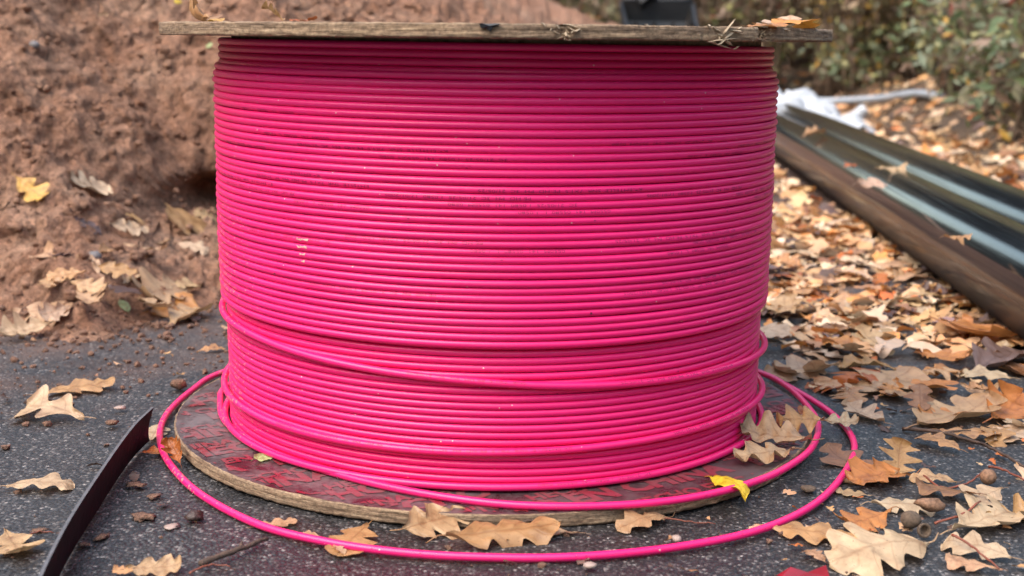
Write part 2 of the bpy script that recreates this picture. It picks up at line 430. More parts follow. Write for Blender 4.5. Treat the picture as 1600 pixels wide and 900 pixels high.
# ------------------------------------------------------------------ terrain
FOOT = np.array([(-6, 0.0), (-1.6, 0.30), (-0.95, 0.38), (-0.70, 0.41), (-0.585, 0.375), (-0.50, 0.45), (-0.42, 0.60), (-0.22, 0.82), (0.15, 1.15), (0.42, 1.8),
                 (0.52, 3.2), (0.62, 4.2), (1.16, 5.2), (1.22, 6.3), (0.5, 7.6), (-2, 8.6), (-6, 8.6)], float)
HOLE = None
def foot_dist(x, y):
    d = np.full(x.shape, 1e9); inside = np.zeros(x.shape, bool)
    n = len(FOOT)
    for i in range(n):
        a = FOOT[i]; b = FOOT[(i + 1) % n]
        e = b - a; t = np.clip(((x - a[0]) * e[0] + (y - a[1]) * e[1]) / (e @ e), 0, 1)
        d = np.minimum(d, np.hypot(x - a[0] - t * e[0], y - a[1] - t * e[1]))
        c = ((a[1] > y) != (b[1] > y)) & (x < (b[0] - a[0]) * (y - a[1]) / (b[1] - a[1] + 1e-12) + a[0])
        inside ^= c
    return np.where(inside, d, -d)
def mound(x, y):
    x = np.asarray(x, float); y = np.asarray(y, float)
    s = foot_dist(x, y)
    s = s + 0.06 * fbm(x * 4, y * 4, 3, 11)
    sp = np.maximum(s, 0)
    cap = 0.65 + 0.85 * np.clip((-x + 0.25) / 1.4, 0, 1)
    apron = np.clip((-x - 0.05) / 0.4, 0, 1) * np.clip((2.2 - y) / 1.0, 0, 1)
    w = 0.05 + 0.30 * apron
    raw = np.where(sp < w, sp * 0.42, w * 0.42 + (sp - w) * (1.02 + 0.25 * (1 - apron)))
    h = cap * (1 - np.exp(-raw / cap * 1.15))
    h = np.where(s < 0, s * 0.5, h)
    k = np.clip(s / 0.25, 0, 1)
    h = h + k * (0.055 * fbm(x * 2.3, y * 2.3, 2, 21) + 0.020 * fbm(x * 8, y * 8, 3, 23))
    k2 = np.clip(s / 0.05 + 0.2, 0, 1)
    h = h + k2 * 0.007 * fbm(x * 26, y * 26, 3, 25, 0.6) + k2 * 0.0060 * fbm(x * 75, y * 75, 2, 28, 0.85)
    w1, i1 = worley(x * 19 + 0.6 * fbm(x * 30, y * 30, 2, 31), y * 19, 3)
    h = h + k2 * np.where(i1 > 0.55, 1, 0.15) * 0.006 * np.clip(0.55 - w1, 0, 1) * 1.8
    w2, i2 = worley(x * 55, y * 55, 4)
    h = h + k2 * np.where(i2 > 0.6, 1, 0.2) * 0.007 * np.clip(0.6 - w2, 0, 1) * 1.6
    if HOLE is not None:
        for (hx, hy, rx, ry, dp) in HOLE:
            q = ((x - hx) / rx) ** 2 + ((y - hy) / ry) ** 2
            h = h - dp * np.exp(-q ** 2)
    return h
def bank(x, y):
    x = np.asarray(x, float); y = np.asarray(y, float)
    a = np.clip(x - 1.55 - 0.05 * y, 0, None); b = np.clip(y - 7.3, 0, None)
    h = 0.30 * a * np.clip(a / 0.5, 0, 1) + 0.27 * b * np.clip(b / 0.8, 0, 1)
    far = np.clip((np.hypot(x, y) - 22) / 20, 0, 1)
    h = 0.75 * (1 - np.exp(-h / 0.75))
    return h * (1 - 0.0 * far) + np.clip(h / 0.1, 0, 1) * 0.05 * fbm(x * 2, y * 2, 3, 41) - 0.008
def terrain(x, y): return np.maximum(np.maximum(0.0, mound(x, y)), bank(x, y))
def hit(px, py):
    v = ray(px, py); t = np.arange(0.75, 9 if py > 120 else 14, 0.008)
    P = CAM[None] + t[:, None] * v[None]
    h = terrain(P[:, 0], P[:, 1]); k = np.argmax(P[:, 2] < h)
    if P[k, 2] >= h[k]: return None
    return np.array([P[k, 0], P[k, 1], h[k]])
_h = hit(298, 322)
HOLE = [(_h[0] + 0.02, _h[1] + 0.02, 0.10, 0.09, 0.03), (_h[0] + 0.10, _h[1] + 0.01, 0.09, 0.06, 0.02)]

def spaced(lo, a, b, hi, fine, coarse):
    l = [a - (a - lo) * (t ** 2) for t in np.linspace(1, 0, coarse, endpoint=False)]
    m_ = list(np.arange(a, b, fine)); r = [b + (hi - b) * (t ** 2) for t in np.linspace(0, 1, coarse)]
    return np.array(l + m_ + r)

xs = spaced(-60, -3, 7, 60, 0.12, 24); ys = spaced(-60, -3, 14, 90, 0.12, 24)
X, Y = np.meshgrid(xs, ys, indexing='ij')
Z = bank(X, Y)
o = link('ground', mesh('ground', np.stack([X, Y, Z], -1).reshape(-1, 3), grid_faces(len(xs), len(ys)), M['ground']))
tag(o, 'dark woodland soil rising to a bank behind the pipes', 'ground', kind='structure')

xs = spaced(-6, -1.1, 1.3, 1.75, 0.008, 14); ys = spaced(-12, -0.65, 1.3, 7.2, 0.008, 14)
X, Y = np.meshgrid(xs, ys, indexing='ij')
Z = -0.0022 + 0.0016 * fbm(X * 9, Y * 9, 3, 51) + 0.0006 * fbm(X * 50, Y * 50, 2, 55)
Z = np.minimum(Z, -0.0006)
o = link('asphalt_road', mesh('asphalt_road', np.stack([X, Y, Z], -1).reshape(-1, 3), grid_faces(len(xs), len(ys)), M['asphalt']))
tag(o, 'dark damp asphalt the cable reel stands on', 'asphalt', kind='structure')

xs = spaced(-6, -1.15, 0.15, 1.5, 0.0045, 60); ys = spaced(-0.2, 0.30, 1.75, 9, 0.0045, 90)
X, Y = np.meshgrid(xs, ys, indexing='ij')
Z = mound(X, Y)
# push clods sideways as well, so that the face is not a pure height field
S = np.clip(Z / 0.1, 0, 1)
X2 = X + S * 0.006 * fbm(X * 40, Z * 50 + Y * 8, 3, 61); Y2 = Y + S * 0.010 * fbm(X * 34 + 5, Z * 40, 4, 67)
qx = X2 - (_h[0] + 0.010); qz = Z - (_h[2] - 0.008)      # a hollow dug back into the face
Y2 = Y2 + 0.17 / (1 + ((qx / 0.068) ** 2 + (qz / 0.038) ** 2) ** 3) * (Y < _h[1] + 0.35)
o = link('earth_mound', mesh('earth_mound', np.stack([X2, Y2, Z], -1).reshape(-1, 3), grid_faces(len(xs), len(ys)), M['soil']))
tag(o, 'heap of excavated reddish brown earth behind the cable reel', 'earth heap', kind='structure')

# loose clods and crumbs on the heap and spilt on the asphalt
ico = bmesh.new(); bmesh.ops.create_icosphere(ico, subdivisions=2, radius=1.0)
ICOV = np.array([v.co[:] for v in ico.verts]); ico.verts.ensure_lookup_table()
ICOF = [tuple(v.index for v in f.verts) for f in ico.faces]; ico.free()
ico = bmesh.new(); bmesh.ops.create_icosphere(ico, subdivisions=1, radius=1.0)
ICO1V = np.array([v.co[:] for v in ico.verts]); ICO1F = [tuple(v.index for v in f.verts) for f in ico.faces]; ico.free()
def lump(r, seed, flat=0.7, rough=0.35, base=None):
    V = (ICOV if base is None else base).copy()
    n = vnoise(V[:, 0] * 1.7 + seed * 3.1, V[:, 1] * 1.7, V[:, 2] * 1.7 + 50, seed) + 0.5 * vnoise(V[:, 0] * 3.9 + seed, V[:, 1] * 3.9, V[:, 2] * 3.9 + 90, seed + 1)
    V = V * (1 + rough * n)[:, None] * r
    V[:, 2] *= flat
    return V
def rotz(V, a):
    c, s = math.cos(a), math.sin(a); W = V.copy(); W[:, 0] = c * V[:, 0] - s * V[:, 1]; W[:, 1] = s * V[:, 0] + c * V[:, 1]; return W
J = Join()
bxs = rng.uniform(-1.3, 0.1, 6500); bys = rng.uniform(0.33, 1.7, 6500); bzs = terrain(bxs, bys)
n = 0
for x, y, z in zip(bxs, bys, bzs):
    if z < 0.012 or n >= 4200: continue
    r = 0.0018 + 0.009 * rng.random() ** 5
    big = r > 0.010
    J.add(rotz(lump(r, n, 0.75, 0.4, None if big else ICO1V), rng.uniform(0, 6)) + np.array([x, y, z + 0.3 * r]), ICOF if big else ICO1F); n += 1
o = link('soil_clods', J.mesh('soil_clods', M['soil'])); tag(o, 'loose crumbs and clods lying on the earth heap', 'soil clods', kind='stuff')
J = Join()
k = 3000; sel = rng.random(k) < 0.55
bxs = np.where(sel, rng.uniform(-0.95, -0.3, k), rng.uniform(-0.7, 0.9, k)); bys = np.where(sel, 0.42 - np.abs(rng.normal(0, 0.28, k)), rng.uniform(-0.6, 0.9, k)); bzs = mound(bxs, bys)
n = 0
for x, y, z in zip(bxs, bys, bzs):
    if math.hypot(x, y) < 0.36 or z > 0.004 or n >= 900: continue
    r = 0.0008 + 0.0042 * rng.random() ** 4
    J.add(rotz(lump(r, n, 0.7, 0.4, ICO1V), rng.uniform(0, 6)) + np.array([x, y, 0.2 * r - 0.001]), ICO1F); n += 1
k = 5200; bxs = rng.uniform(-0.95, -0.15, k); bys = rng.uniform(0.05, 0.85, k); fd = foot_dist(bxs, bys); bzs = terrain(bxs, bys); n = 0
for x, y, d, z in zip(bxs, bys, fd, bzs):
    if d > 0.06 or rng.random() > math.exp(-max(0, -d) / 0.055) or math.hypot(x, y) < 0.40: continue
    r = 0.0010 + 0.0060 * rng.random() ** 3; n += 1
    J.add(rotz(lump(r, n, 0.8, 0.5, ICO1V), rng.uniform(0, 6)) + np.array([x, y, max(z, 0) + 0.3 * r - 0.001]), ICO1F)
o = link('earth_crumbs', J.mesh('earth_crumbs', M['crumb'], False)); tag(o, 'fine earth crumbs and grit strewn over the asphalt', 'earth crumbs', kind='stuff')

# ------------------------------------------------------------------ cable reel
reel = empty('cable_reel')
tag(reel, 'plywood cable reel with round flanges standing upright on the asphalt', 'cable reel')
def disc(name, R, z0, z1, m_rim, seed, chips=()):
    nt_, nz = 900, 9
    th = np.linspace(0, 2 * PI, nt_, endpoint=False)
    zz = np.linspace(0, 1, nz)
    TH, ZZ = np.meshgrid(th, zz, indexing='ij')
    rr = R + 0.0004 * vnoise(TH * 26, ZZ * 0 + 3.5, None, seed) + 0.0004 * vnoise(TH * 6, ZZ * 9 + 0.5, None, seed + 2) + 0.0006 * vnoise(TH * 90, ZZ * 9 + 0.5, None, seed + 4)
    rr = rr - 0.0014 * np.clip(np.abs(ZZ - 0.5) * 2 - 0.82, 0, 1) / 0.18 * (0.7 + 0.5 * vnoise(TH * 70, ZZ * 3, None, seed + 5))
    for (a, w, dp) in chips:
        d = (TH - math.radians(a) + PI) % (2 * PI) - PI
        rr -= dp * np.exp(-(d / w) ** 2) * (0.7 + 0.6 * vnoise(TH * 300, ZZ * 8, None, seed + 9))
    zz_ = z0 + (z1 - z0) * ZZ + 0.0003 * vnoise(TH * 60, ZZ * 2, None, seed + 7) * (ZZ > 0.9)
    rr = np.hstack([np.full((nt_, 1), R - 0.014), rr, np.full((nt_, 1), R - 0.014)]); zz_ = np.hstack([np.full((nt_, 1), z0 + 0.0045), zz_, np.full((nt_, 1), z1 - 0.0045)]); TH = np.hstack([TH[:, :1], TH, TH[:, :1]])
    V = np.stack([rr * np.cos(TH), rr * np.sin(TH), zz_], -1).reshape(-1, 3)
    F = [tuple(f) for f in grid_faces(nt_, nz + 2, True, False)]
    me = mesh(name, V, F, m_rim)
    return me
def face_disc(R, z, seed, up=True):
    n = 360; th = np.linspace(0, 2 * PI, n, endpoint=False); V = [(0, 0, z)]
    rad = np.array([0.1, 0.2, 0.28, 0.32, R - 0.0016])
    for r in rad: V += [(r * math.cos(t), r * math.sin(t), z) for t in th]
    F = [(0, 1 + i, 1 + (i + 1) % n) for i in range(n)]
    for k in range(len(rad) - 1):
        a = 1 + k * n; b = a + n; F += [(a + i, b + i, b + (i + 1) % n, a + (i + 1) % n) for i in range(n)]
    if not up: F = [tuple(reversed(f)) for f in F]
    return V, F
RF = 0.35; ZB = 0.013; ZT = 0.4197; TT = 0.0125
lower = link('lower_flange', disc('lower_flange', RF, 0.0, ZB, M['ply'], 3), reel)
tag(lower, 'lower round flange with scuffed dark red film and tan plywood rim')
link('film_face', mesh('film_face', *face_disc(RF, ZB - 0.0002, 1), M['film'], False), lower)
upper = link('upper_flange', disc('upper_flange', RF, ZT, ZT + TT, M['ply'], 13, [(-81, 0.016, 0.004), (-47.5, 0.02, 0.006), (-60, 0.006, 0.002)]), reel)
tag(upper, 'upper round flange of weathered grey brown plywood with splintered rim')
link('film_face', mesh('film_face', *face_disc(RF, ZT + 0.0002, 2, False), M['film'], False), upper)
link('wood_face', mesh('wood_face', *face_disc(RF, ZT + TT - 0.0002, 3), M['ply'], False), upper)
th = np.linspace(0, 2 * PI, 96, endpoint=False)
V = np.array([(0.279 * math.cos(t), 0.279 * math.sin(t), z) for z in (ZB, ZT) for t in th])
link('core_barrel', mesh('core_barrel', V, [(i, (i + 1) % 96, 96 + (i + 1) % 96, 96 + i) for i in range(96)], M['splinter']), reel)

# printed film: rows of lettering running across the lower flange
def text_mesh(s, size=1.0, bold=0.0, sx=1.0):
    cu = bpy.data.curves.new('text', 'FONT'); cu.body = s; cu.size = size; cu.resolution_u = 2; cu.offset = bold
    ob = bpy.data.objects.new('text', cu); COL.objects.link(ob)
    dg = bpy.context.evaluated_depsgraph_get(); dg.update()
    me = bpy.data.meshes.new_from_object(ob.evaluated_get(dg))
    bpy.data.objects.remove(ob); bpy.data.curves.remove(cu)
    bm = bmesh.new(); bm.from_mesh(me); bpy.data.meshes.remove(me)
    bmesh.ops.triangulate(bm, faces=bm.faces)
    bmesh.ops.subdivide_edges(bm, edges=bm.edges, cuts=1, use_grid_fill=True)
    bmesh.ops.triangulate(bm, faces=bm.faces)
    V = np.array([v.co[:] for v in bm.verts]) if len(bm.verts) else np.zeros((0, 3)); bm.verts.index_update()
    F = [tuple(v.index for v in f.verts) for f in bm.faces]; bm.free()
    V = V * np.array([sx, 1, 1])
    return V, F
ca, sa = math.cos(math.radians(32)), math.sin(math.radians(32))
bx, by = 0.117, -0.298                      # the end of EN on the row that reads ... EN CHINA
rows = [('HECHO EN CHINA   HECHO EN CHINA   HECHO EN CHINA', 0.035, -0.0, True), ('PHENOLIC FILM   PHENOLIC FILM   PHENOLIC FILM', 0.021, -0.032, False)]
J = Join()
fullV, fullF = text_mesh('HECHO EN CHINA   HECHO EN CHINA   HECHO EN CHINA   HECHO EN CHINA', 0.039, 0.0020)
preV, _ = text_mesh('HECHO EN', 0.039, 0.0020)
smV, smF = text_mesh('HECHO EN CHINA   HECHO EN CHINA   HECHO EN CHINA   HECHO EN CHINA   HECHO EN CHINA', 0.023, 0.0010)
perV, _ = text_mesh('HECHO EN CHINA   H', 0.039, 0.0020)
off0 = preV[:, 0].max()
for k in range(-9, 12):
    for VV, FF, dv, du in ((fullV, fullF, 0.060 * k, 0.0), (smV, smF, 0.060 * k - 0.032, 0.09)):
        u = VV[:, 0] - off0 - 0.33 + 0.0 + du - 0.07 * (k % 3); v = VV[:, 1] + dv
        if k == 0 and du == 0: u = VV[:, 0] - off0
        x = bx + ca * u - sa * v; y = by + sa * u + ca * v
        r = np.hypot(x, y)
        keep = [f for f in FF if max(r[list(f)]) < RF - 0.004 and min(r[list(f)]) > 0.25]
        if not keep: continue
        used = sorted({i for f in keep for i in f}); mp = {a: b for b, a in enumerate(used)}
        J.add(np.stack([x[used], y[used], np.full(len(used), ZB + 0.0003)], -1), [tuple(mp[i] for i in f) for f in keep])
link('film_lettering', J.mesh('film_lettering', M['film_print'], False), lower)

# splinters, chipped fibres and a scrap of black film on the upper rim
def shard(p, d, L, w, seed):
    d = np.asarray(d, float); d /= np.linalg.norm(d); a = np.cross(d, [0.3, 0.2, 0.9]); a /= np.linalg.norm(a); b = np.cross(d, a)
    q = np.random.default_rng(seed); P = []
    for t, k in ((0, 0.6), (0.35, 1.0), (0.7, 0.7)):
        c = np.asarray(p) + d * L * t + a * w * q.normal(0, 0.25) + b * w * q.normal(0, 0.25)
        P += [c + a * w * k, c + b * w * k * 0.5, c - a * w * k, c - b * w * k * 0.5]
    P.append(np.asarray(p) + d * L)
    F = [(0, 1, 2, 3)]
    for k in (0, 4): F += [(k + i, k + 4 + i, k + 4 + (i + 1) % 4, k + (i + 1) % 4) for i in range(4)]
    F += [(8 + i, 12, 8 + (i + 1) % 4) for i in range(4)]
    return np.array(P), F
def rim_point(px, py, r=RF):
    v = ray(px, py); a = v[0] ** 2 + v[1] ** 2; b = 2 * (CAM[0] * v[0] + CAM[1] * v[1]); c = CAM[0] ** 2 + CAM[1] ** 2 - r * r
    D = b * b - 4 * a * c
    t = (-b - math.sqrt(max(D, 0))) / (2 * a); return CAM + v * t
def splinter(pxa, pya, pxb, pyb, w, seed, out=0.0):
    a = rim_point(pxa, pya, RF - 0.0006); b = rim_point(pxb, pyb, RF + 0.001 + out)
    V, F = shard(a, b - a, np.linalg.norm(b - a), w, seed)
    return link('splinter', mesh('splinter', V, F, M['splinter'], False), upper)
SP = [(1128, 56, 1150, 28, 0.0022), (1126, 58, 1139, 44, 0.0016), (1150, 60, 1104, 66, 0.0016), (1104, 64, 1146, 77, 0.0016), (1146, 77, 1157, 72, 0.0012), (1130, 60, 1146, 72, 0.0028),
      (1120, 52, 1136, 66, 0.0024), (1140, 46, 1164, 52, 0.0018), (1112, 44, 1128, 50, 0.0015), (1134, 62, 1120, 70, 0.0018), (1144, 52, 1132, 60, 0.0018), (1128, 48, 1124, 66, 0.0016),
      (880, 38, 908, 44, 0.0015), (886, 44, 902, 50, 0.0016), (878, 52, 890, 60, 0.0015), (870, 60, 892, 56, 0.0012), (884, 60, 892, 64, 0.001), (905, 46, 892, 52, 0.0014), (846, 36, 852, 42, 0.0012),
      (862, 48, 876, 54, 0.0011), (1106, 42, 1112, 40, 0.0018), (1150, 46, 1160, 42, 0.0012), (1008, 38, 1016, 42, 0.001), (1225, 46, 1236, 48, 0.001)]
for i, (a, b_, c, d, w) in enumerate(SP): splinter(a, b_, c, d, w, i + 5, 0.004 * random.random())
for i in range(26):
    a0 = -47.5 if i % 3 else -81
    a = math.radians(a0 + random.gauss(0, 1.3)); z = ZT + random.uniform(0.001, TT)
    p = np.array([(RF - 0.002) * math.cos(a), (RF - 0.002) * math.sin(a), z])
    d = np.array([math.cos(a) * 0.5 + random.gauss(0, 0.6) * -math.sin(a), math.sin(a) * 0.5 + random.gauss(0, 0.6) * math.cos(a), random.gauss(0, 0.5)])
    V, F = shard(p, d, random.uniform(0.003, 0.008), random.uniform(0.0006, 0.0014), i + 90)
    link('splinter', mesh('splinter', V, F, M['splinter'], False), upper)
tp = [(748, 37), (752, 36), (760, 37.5), (772, 36.5), (784, 37), (778, 40), (770, 43), (766, 49), (760, 45), (752, 44)]
Vt = np.array([rim_point(a, b_, RF + 0.0022 + 0.0012 * math.sin(i * 2.1)) for i, (a, b_) in enumerate(tp)]); ctr = Vt.mean(0) + np.array([0, -0.0012, 0])
Vt = np.vstack([Vt, ctr[None], Vt + np.array([0, 0.0018, 0])]); k = len(tp)
F = [(i, (i + 1) % k, k) for i in range(k)] + [(i, k + 1 + i, k + 1 + (i + 1) % k, (i + 1) % k) for i in range(k)]
tag(link('torn_film', mesh('torn_film', Vt, F, M['tape'], False), upper), 'torn scrap of black film stuck to the upper rim')

# ------------------------------------------------------------------ pink cable
TR = 0.0035
cable = empty('pink_cable')
tag(cable, 'bright pink plastic cable wound around the reel with loose loops below', 'cable')
R1, R2 = 0.2880, 0.2940
def turn_centre(deg, rad, z):
    a = np.radians(deg); return np.stack([rad * np.cos(a), rad * np.sin(a), z + 0 * a], -1)
DEG = np.linspace(90, 450, 181)
def tube_fixed(P, r, nv=12):
    V, F = tube(P, r, nv, True); return V, F
LET = []
def add_turn(name, zf, rad, seed, wob=0.0006):
    a = np.radians(DEG)
    z = zf + 0.007 * (270 - DEG) / 360 + wob * vnoise(DEG / 42.0 + seed * 7.7, DEG * 0 + 0.5, None, seed) * 0.6
    r = rad + wob * vnoise(DEG / 35.0 + seed * 3.3, DEG * 0 + 2.5, None, seed + 50)
    P = np.stack([r * np.cos(a), r * np.sin(a), z], -1)
    V, F = tube_fixed(P, TR * 0.985)
    return link(name, mesh(name, V, F, M['pink']), cable), (DEG, r, z)
turns = {}
Z0 = 0.1515
zi = ZB + TR + 0.0002; k = 0
while zi < 0.417:
    inner_vis = zi < 0.158 or zi > 0.388
    o, d = add_turn('cable_turn', zi, R1 + (0.0015 if zi > 0.39 else 0), 200 + k, 0.0005)
    turns[('in', k)] = (o, d); zi += 0.00695; k += 1
nout = 35
for k in range(nout):
    taper = 0.0 if k < nout - 1 else -0.002
    o, d = add_turn('cable_turn', Z0 + 0.00695 * k, R2 + 0.0014 * min(1, k / 12.0) + taper, k, 0.0010)
    turns[('out', k)] = (o, d)
def strand(name, pts, label):
    pts = np.array(pts, float)
    d = np.linspace(pts[0, 0], pts[-1, 0], 240)
    from_ = lambda c: np.interp(d, pts[:, 0], pts[:, c])
    z = from_(1); r = from_(2)
    ker = np.ones(13) / 13
    z = np.convolve(np.pad(z, 6, 'edge'), ker, 'valid'); r = np.convolve(np.pad(r, 6, 'edge'), ker, 'valid')
    a = np.radians(d); P = np.stack([r * np.cos(a), r * np.sin(a), z], -1)
    V, F = tube_fixed(P, TR)
    o = link(name, mesh(name, V, F, M['pink']), cable); tag(o, label)
    return o, (d, r, z)
s1 = strand('loose_turn', [(90, 0.1485, R2), (150, 0.143, R2 + 0.001), (185, 0.137, R2 + 0.0025), (200, 0.1345, R2 + 0.002), (217, 0.1325, R2 + 0.001), (231, 0.1276, R2 + 0.001), (245, 0.1232, R2), (256, 0.1204, R2), (268, 0.117, R2), (281, 0.1125, R2),
                           (295, 0.109, R2), (310, 0.107, R2), (326, 0.104, R2 + 0.001), (345, 0.100, R2 + 0.003), (375, 0.096, R2 + 0.004), (450, 0.085, R2)], 'loose pink turn slanting down across the front of the coil')
s2 = strand('loose_turn', [(90, 0.085, R2), (150, 0.062, R2 + 0.001), (185, 0.0535, R2 + 0.003), (210, 0.0515, R2 + 0.0015), (230, 0.0500, R2), (262, 0.0505, R2), (285, 0.0523, R2), (310, 0.0532, R2 + 0.0005), (330, 0.053, R2 + 0.002), (350, 0.050, R2 + 0.003), (380, 0.046, R2 + 0.002), (450, 0.035, R2)],
            'loose pink turn lying low around the coil')
s3 = strand('loose_turn', [(90, 0.035, R2), (150, 0.024, R2 + 0.002), (190, 0.0178, R2 + 0.003), (217, 0.0180, R2 + 0.001), (236, 0.0185, R2), (285, 0.0182, R2), (310, 0.0185, R2 + 0.0008), (330, 0.018, R2 + 0.002), (350, 0.0170, R2 + 0.004), (390, 0.0168, R2 + 0.005), (450, 0.0168, R2 + 0.006)],
            'lowest pink turn resting on the lower flange')
zi_ = ZB + TR + 0.0004
inner_pts = [(0, 0.300), (-0.16, 0.262), (-0.265, 0.165), (-0.311, 0.062), (-0.3055, -0.012), (-0.284, -0.088), (-0.243, -0.156), (-0.192, -0.216), (-0.131, -0.267), (-0.069, -0.305), (0.0, -0.332), (0.062, -0.339), (0.13, -0.331), (0.19, -0.308),
             (0.244, -0.269), (0.284, -0.225), (0.322, -0.163), (0.347, -0.084), (0.353, -0.009), (0.348, 0.074), (0.331, 0.14), (0.27, 0.27), (0.14, 0.37), (0, 0.40)]
iz = [zi_] * 19 + [0.0172, 0.0165, 0.012, 0.006, 0.0036]
P = crom([(x, y, z) for (x, y), z in zip(inner_pts, iz)], 10)
V, F = tube_fixed(P, TR); o = link('loose_loop', mesh('loose_loop', V, F, M['pink']), cable)
tag(o, 'inner loose pink loop resting on the rim of the lower flange'); inner_path = P
outer_pts = [(0, 0.40), (-0.15, 0.37), (-0.27, 0.28), (-0.343, 0.17), (-0.36, 0.087), (-0.365, -0.009), (-0.353, -0.094), (-0.324, -0.179), (-0.273, -0.272), (-0.206, -0.35), (-0.145, -0.389), (-0.079, -0.413), (-0.01, -0.423), (0.068, -0.421), (0.15, -0.40),
             (0.227, -0.361), (0.292, -0.296), (0.345, -0.204), (0.38, -0.11), (0.387, -0.015), (0.373, 0.079), (0.341, 0.191), (0.28, 0.32), (0.12, 0.43), (-0.1, 0.46), (-0.3, 0.40)]
P = crom([(x, y, 0.0036) for x, y in outer_pts], 10)
V, F = tube_fixed(P, TR); o = link('loose_loop', mesh('loose_loop', V, F, M['pink']), cable)
tag(o, 'outer loose pink loop lying on the asphalt around the reel'); outer_path = P

# black print running upside down along some turns
PRINT = ['K*..EMTELLE  SNR  7X1.5  PE-HD  PH  3C  21/05/25', 'PE HD  PH  3C  21/05/25  1.0580  17/01/2005', '3C  21/05/25  1.0580  141  0550M  0580', '0550M  141  05580  L  1.0580', '..*..']
def lay_text(owner, path, s, deg0, psi0, height, m):
    d, r, z = path
    V, F = text_mesh(s, 1.0, -0.016)
    if len(V) == 0: return
    V = V.copy(); cap = 0.72; V[:, 1] = (V[:, 1] - cap / 2)
    sc = height / cap
    u = V[:, 0] * sc * 1.7; v = V[:, 1] * sc
    a = deg0 - np.degrees(u / 0.2945)          # upside down: reads from right to left
    psi = np.radians(psi0) - v / (TR * 1.0)
    ok = (a > d[0] + 1) & (a < d[-1] - 1)
    R_ = np.interp(a, d, r); Zc = np.interp(a, d, z)
    q = TR + 0.00014
    rr = R_ + q * np.cos(psi); zz = Zc + q * np.sin(psi); ar = np.radians(a)
    W = np.stack([rr * np.cos(ar), rr * np.sin(ar), zz], -1)
    F = [f for f in F if all(ok[list(f)])]
    link('lettering', mesh('lettering', W, F, m, False), owner)
def front_turn(yc):      # the outer turn that crosses the middle column of the photo at height yc
    zc = rim_point(770, yc, R2 + TR)[2]; k = int(round((zc - Z0) / 0.00695)); k = max(0, min(nout - 1, k)); return turns[('out', k)]
A, B, C_, D_, S_ = PRINT
for (yc, segs, psi, m) in [
    (180, [('*..', 250), (D_, 232)], -38, 'ink_faint'), (218, [(C_, 312), (D_, 240)], -36, 'ink'), (231, [(B, 345), (A, 262)], -34, 'ink'), (244, [(D_, 322), (C_, 272), (D_, 224)], -32, 'ink'), (255, [(S_, 266), (S_, 318), (S_, 232)], -30, 'ink'),
    (282, [('K*..EMTELLE', 238)], -16, 'ink'), (292, [(A, 296), (A[4:], 248)], -12, 'ink'), (304, [(B, 322), (B, 276), (A, 226)], -2, 'ink'), (316, [(C_, 342), (C_, 284), (B, 232)], 12, 'ink_faint'), (329, [(D_, 344), (D_, 290), (D_, 248)], 22, 'ink_faint'),
    (341, [(S_, 288), (S_, 256), (S_, 318)], 15, 'ink'), (386, [(A, 320), (B, 268)], 26, 'ink_faint'), (398, [(C_, 330), (D_, 282), (C_, 240)], 28, 'ink_faint'), (410, [(D_, 318), (S_, 272)], 24, 'ink_faint'), (455, [(A, 330)], 36, 'ink_faint'), (468, [(B, 318), (B, 260)], 38, 'ink_faint')]:
    own, path = front_turn(yc)
    for s, a0 in segs: lay_text(own, path, s, a0, psi, 0.0029, M[m])
for (own, path), segs, psi in [(s1, [(A, 322), (A[12:], 276)], 42), (s2, [(B, 330), (A, 284), (B, 250)], 42), (s3, [(C_, 300)], 44)]:
    for s, a0 in segs: lay_text(own, path, s, a0, psi, 0.0029, M['ink_faint'])
# pale scraped patch
for i, (yc, w) in enumerate([(376, 20), (387, 17), (399, 9), (411, 6)]):
    zc = rim_point(478, yc, R2 + TR)[2]
    best = min((k for k in range(nout)), key=lambda k: abs(np.interp(228, turns[('out', k)][1][0], turns[('out', k)][1][2]) - zc))
    own, (d, r, z) = turns[('out', best)]
    a0 = math.degrees(math.atan2(*rim_point(478, yc, R2)[[1, 0]])) % 360
    aa = np.linspace(a0 - w * 0.07, a0 + w * 0.07, 9); pp = np.radians(np.linspace(4, 34, 6))
    AA, PP = np.meshgrid(aa, pp, indexing='ij')
    PP = PP + 0.25 * vnoise(AA * 4 + i, PP * 5, None, 5) ; AA = AA + 0.5 * vnoise(PP * 5 + i * 3, AA * 0.5, None, 9) * w / 20
    R_ = np.interp(AA, d, r); Zc = np.interp(AA, d, z); q = TR + 0.00016; ar = np.radians(AA)
    W = np.stack([(R_ + q * np.cos(PP)) * np.cos(ar), (R_ + q * np.cos(PP)) * np.sin(ar), Zc + q * np.sin(PP)], -1).reshape(-1, 3)
    link('scrape_mark', mesh('scrape_mark', W, grid_faces(9, 6), M['scrape']), own)

# ------------------------------------------------------------------ black strip standing on edge
gp = [onz(a, b_, 0.0)[:2] for a, b_ in ((233, 688), (202, 721), (155, 791), (91, 900))]
path = crom([(p[0], p[1], 0) for p in gp] + [(-0.318, -0.60, 0), (-0.27, -0.75, 0)], 14)
T = np.gradient(path, axis=0); T /= np.linalg.norm(T, axis=1)[:, None]; Nn = np.stack([-T[:, 1], T[:, 0], 0 * T[:, 0]], -1)
hs = np.linspace(0, 1, 7); SH = 0.0345; TH2 = 0.0028
sl_ = np.concatenate([[0], np.cumsum(np.linalg.norm(np.diff(path, axis=0), axis=1))])
sides = []
for sgn in (-0.5, 0.5):
    rows_ = []
    for i in range(len(path)):
        for h in hs:
            cut = 0.010 * (1 - (2 * abs(h - 0.42)) ** 2) * max(0, 1 - sl_[i] / 0.03)
            lean = 0.004 * h
            q = path[i] + T[i] * cut + Nn[i] * (TH2 * sgn + lean )
            rows_.append((q[0], q[1], 0.0008 + h * SH))
    sides.append(rows_)
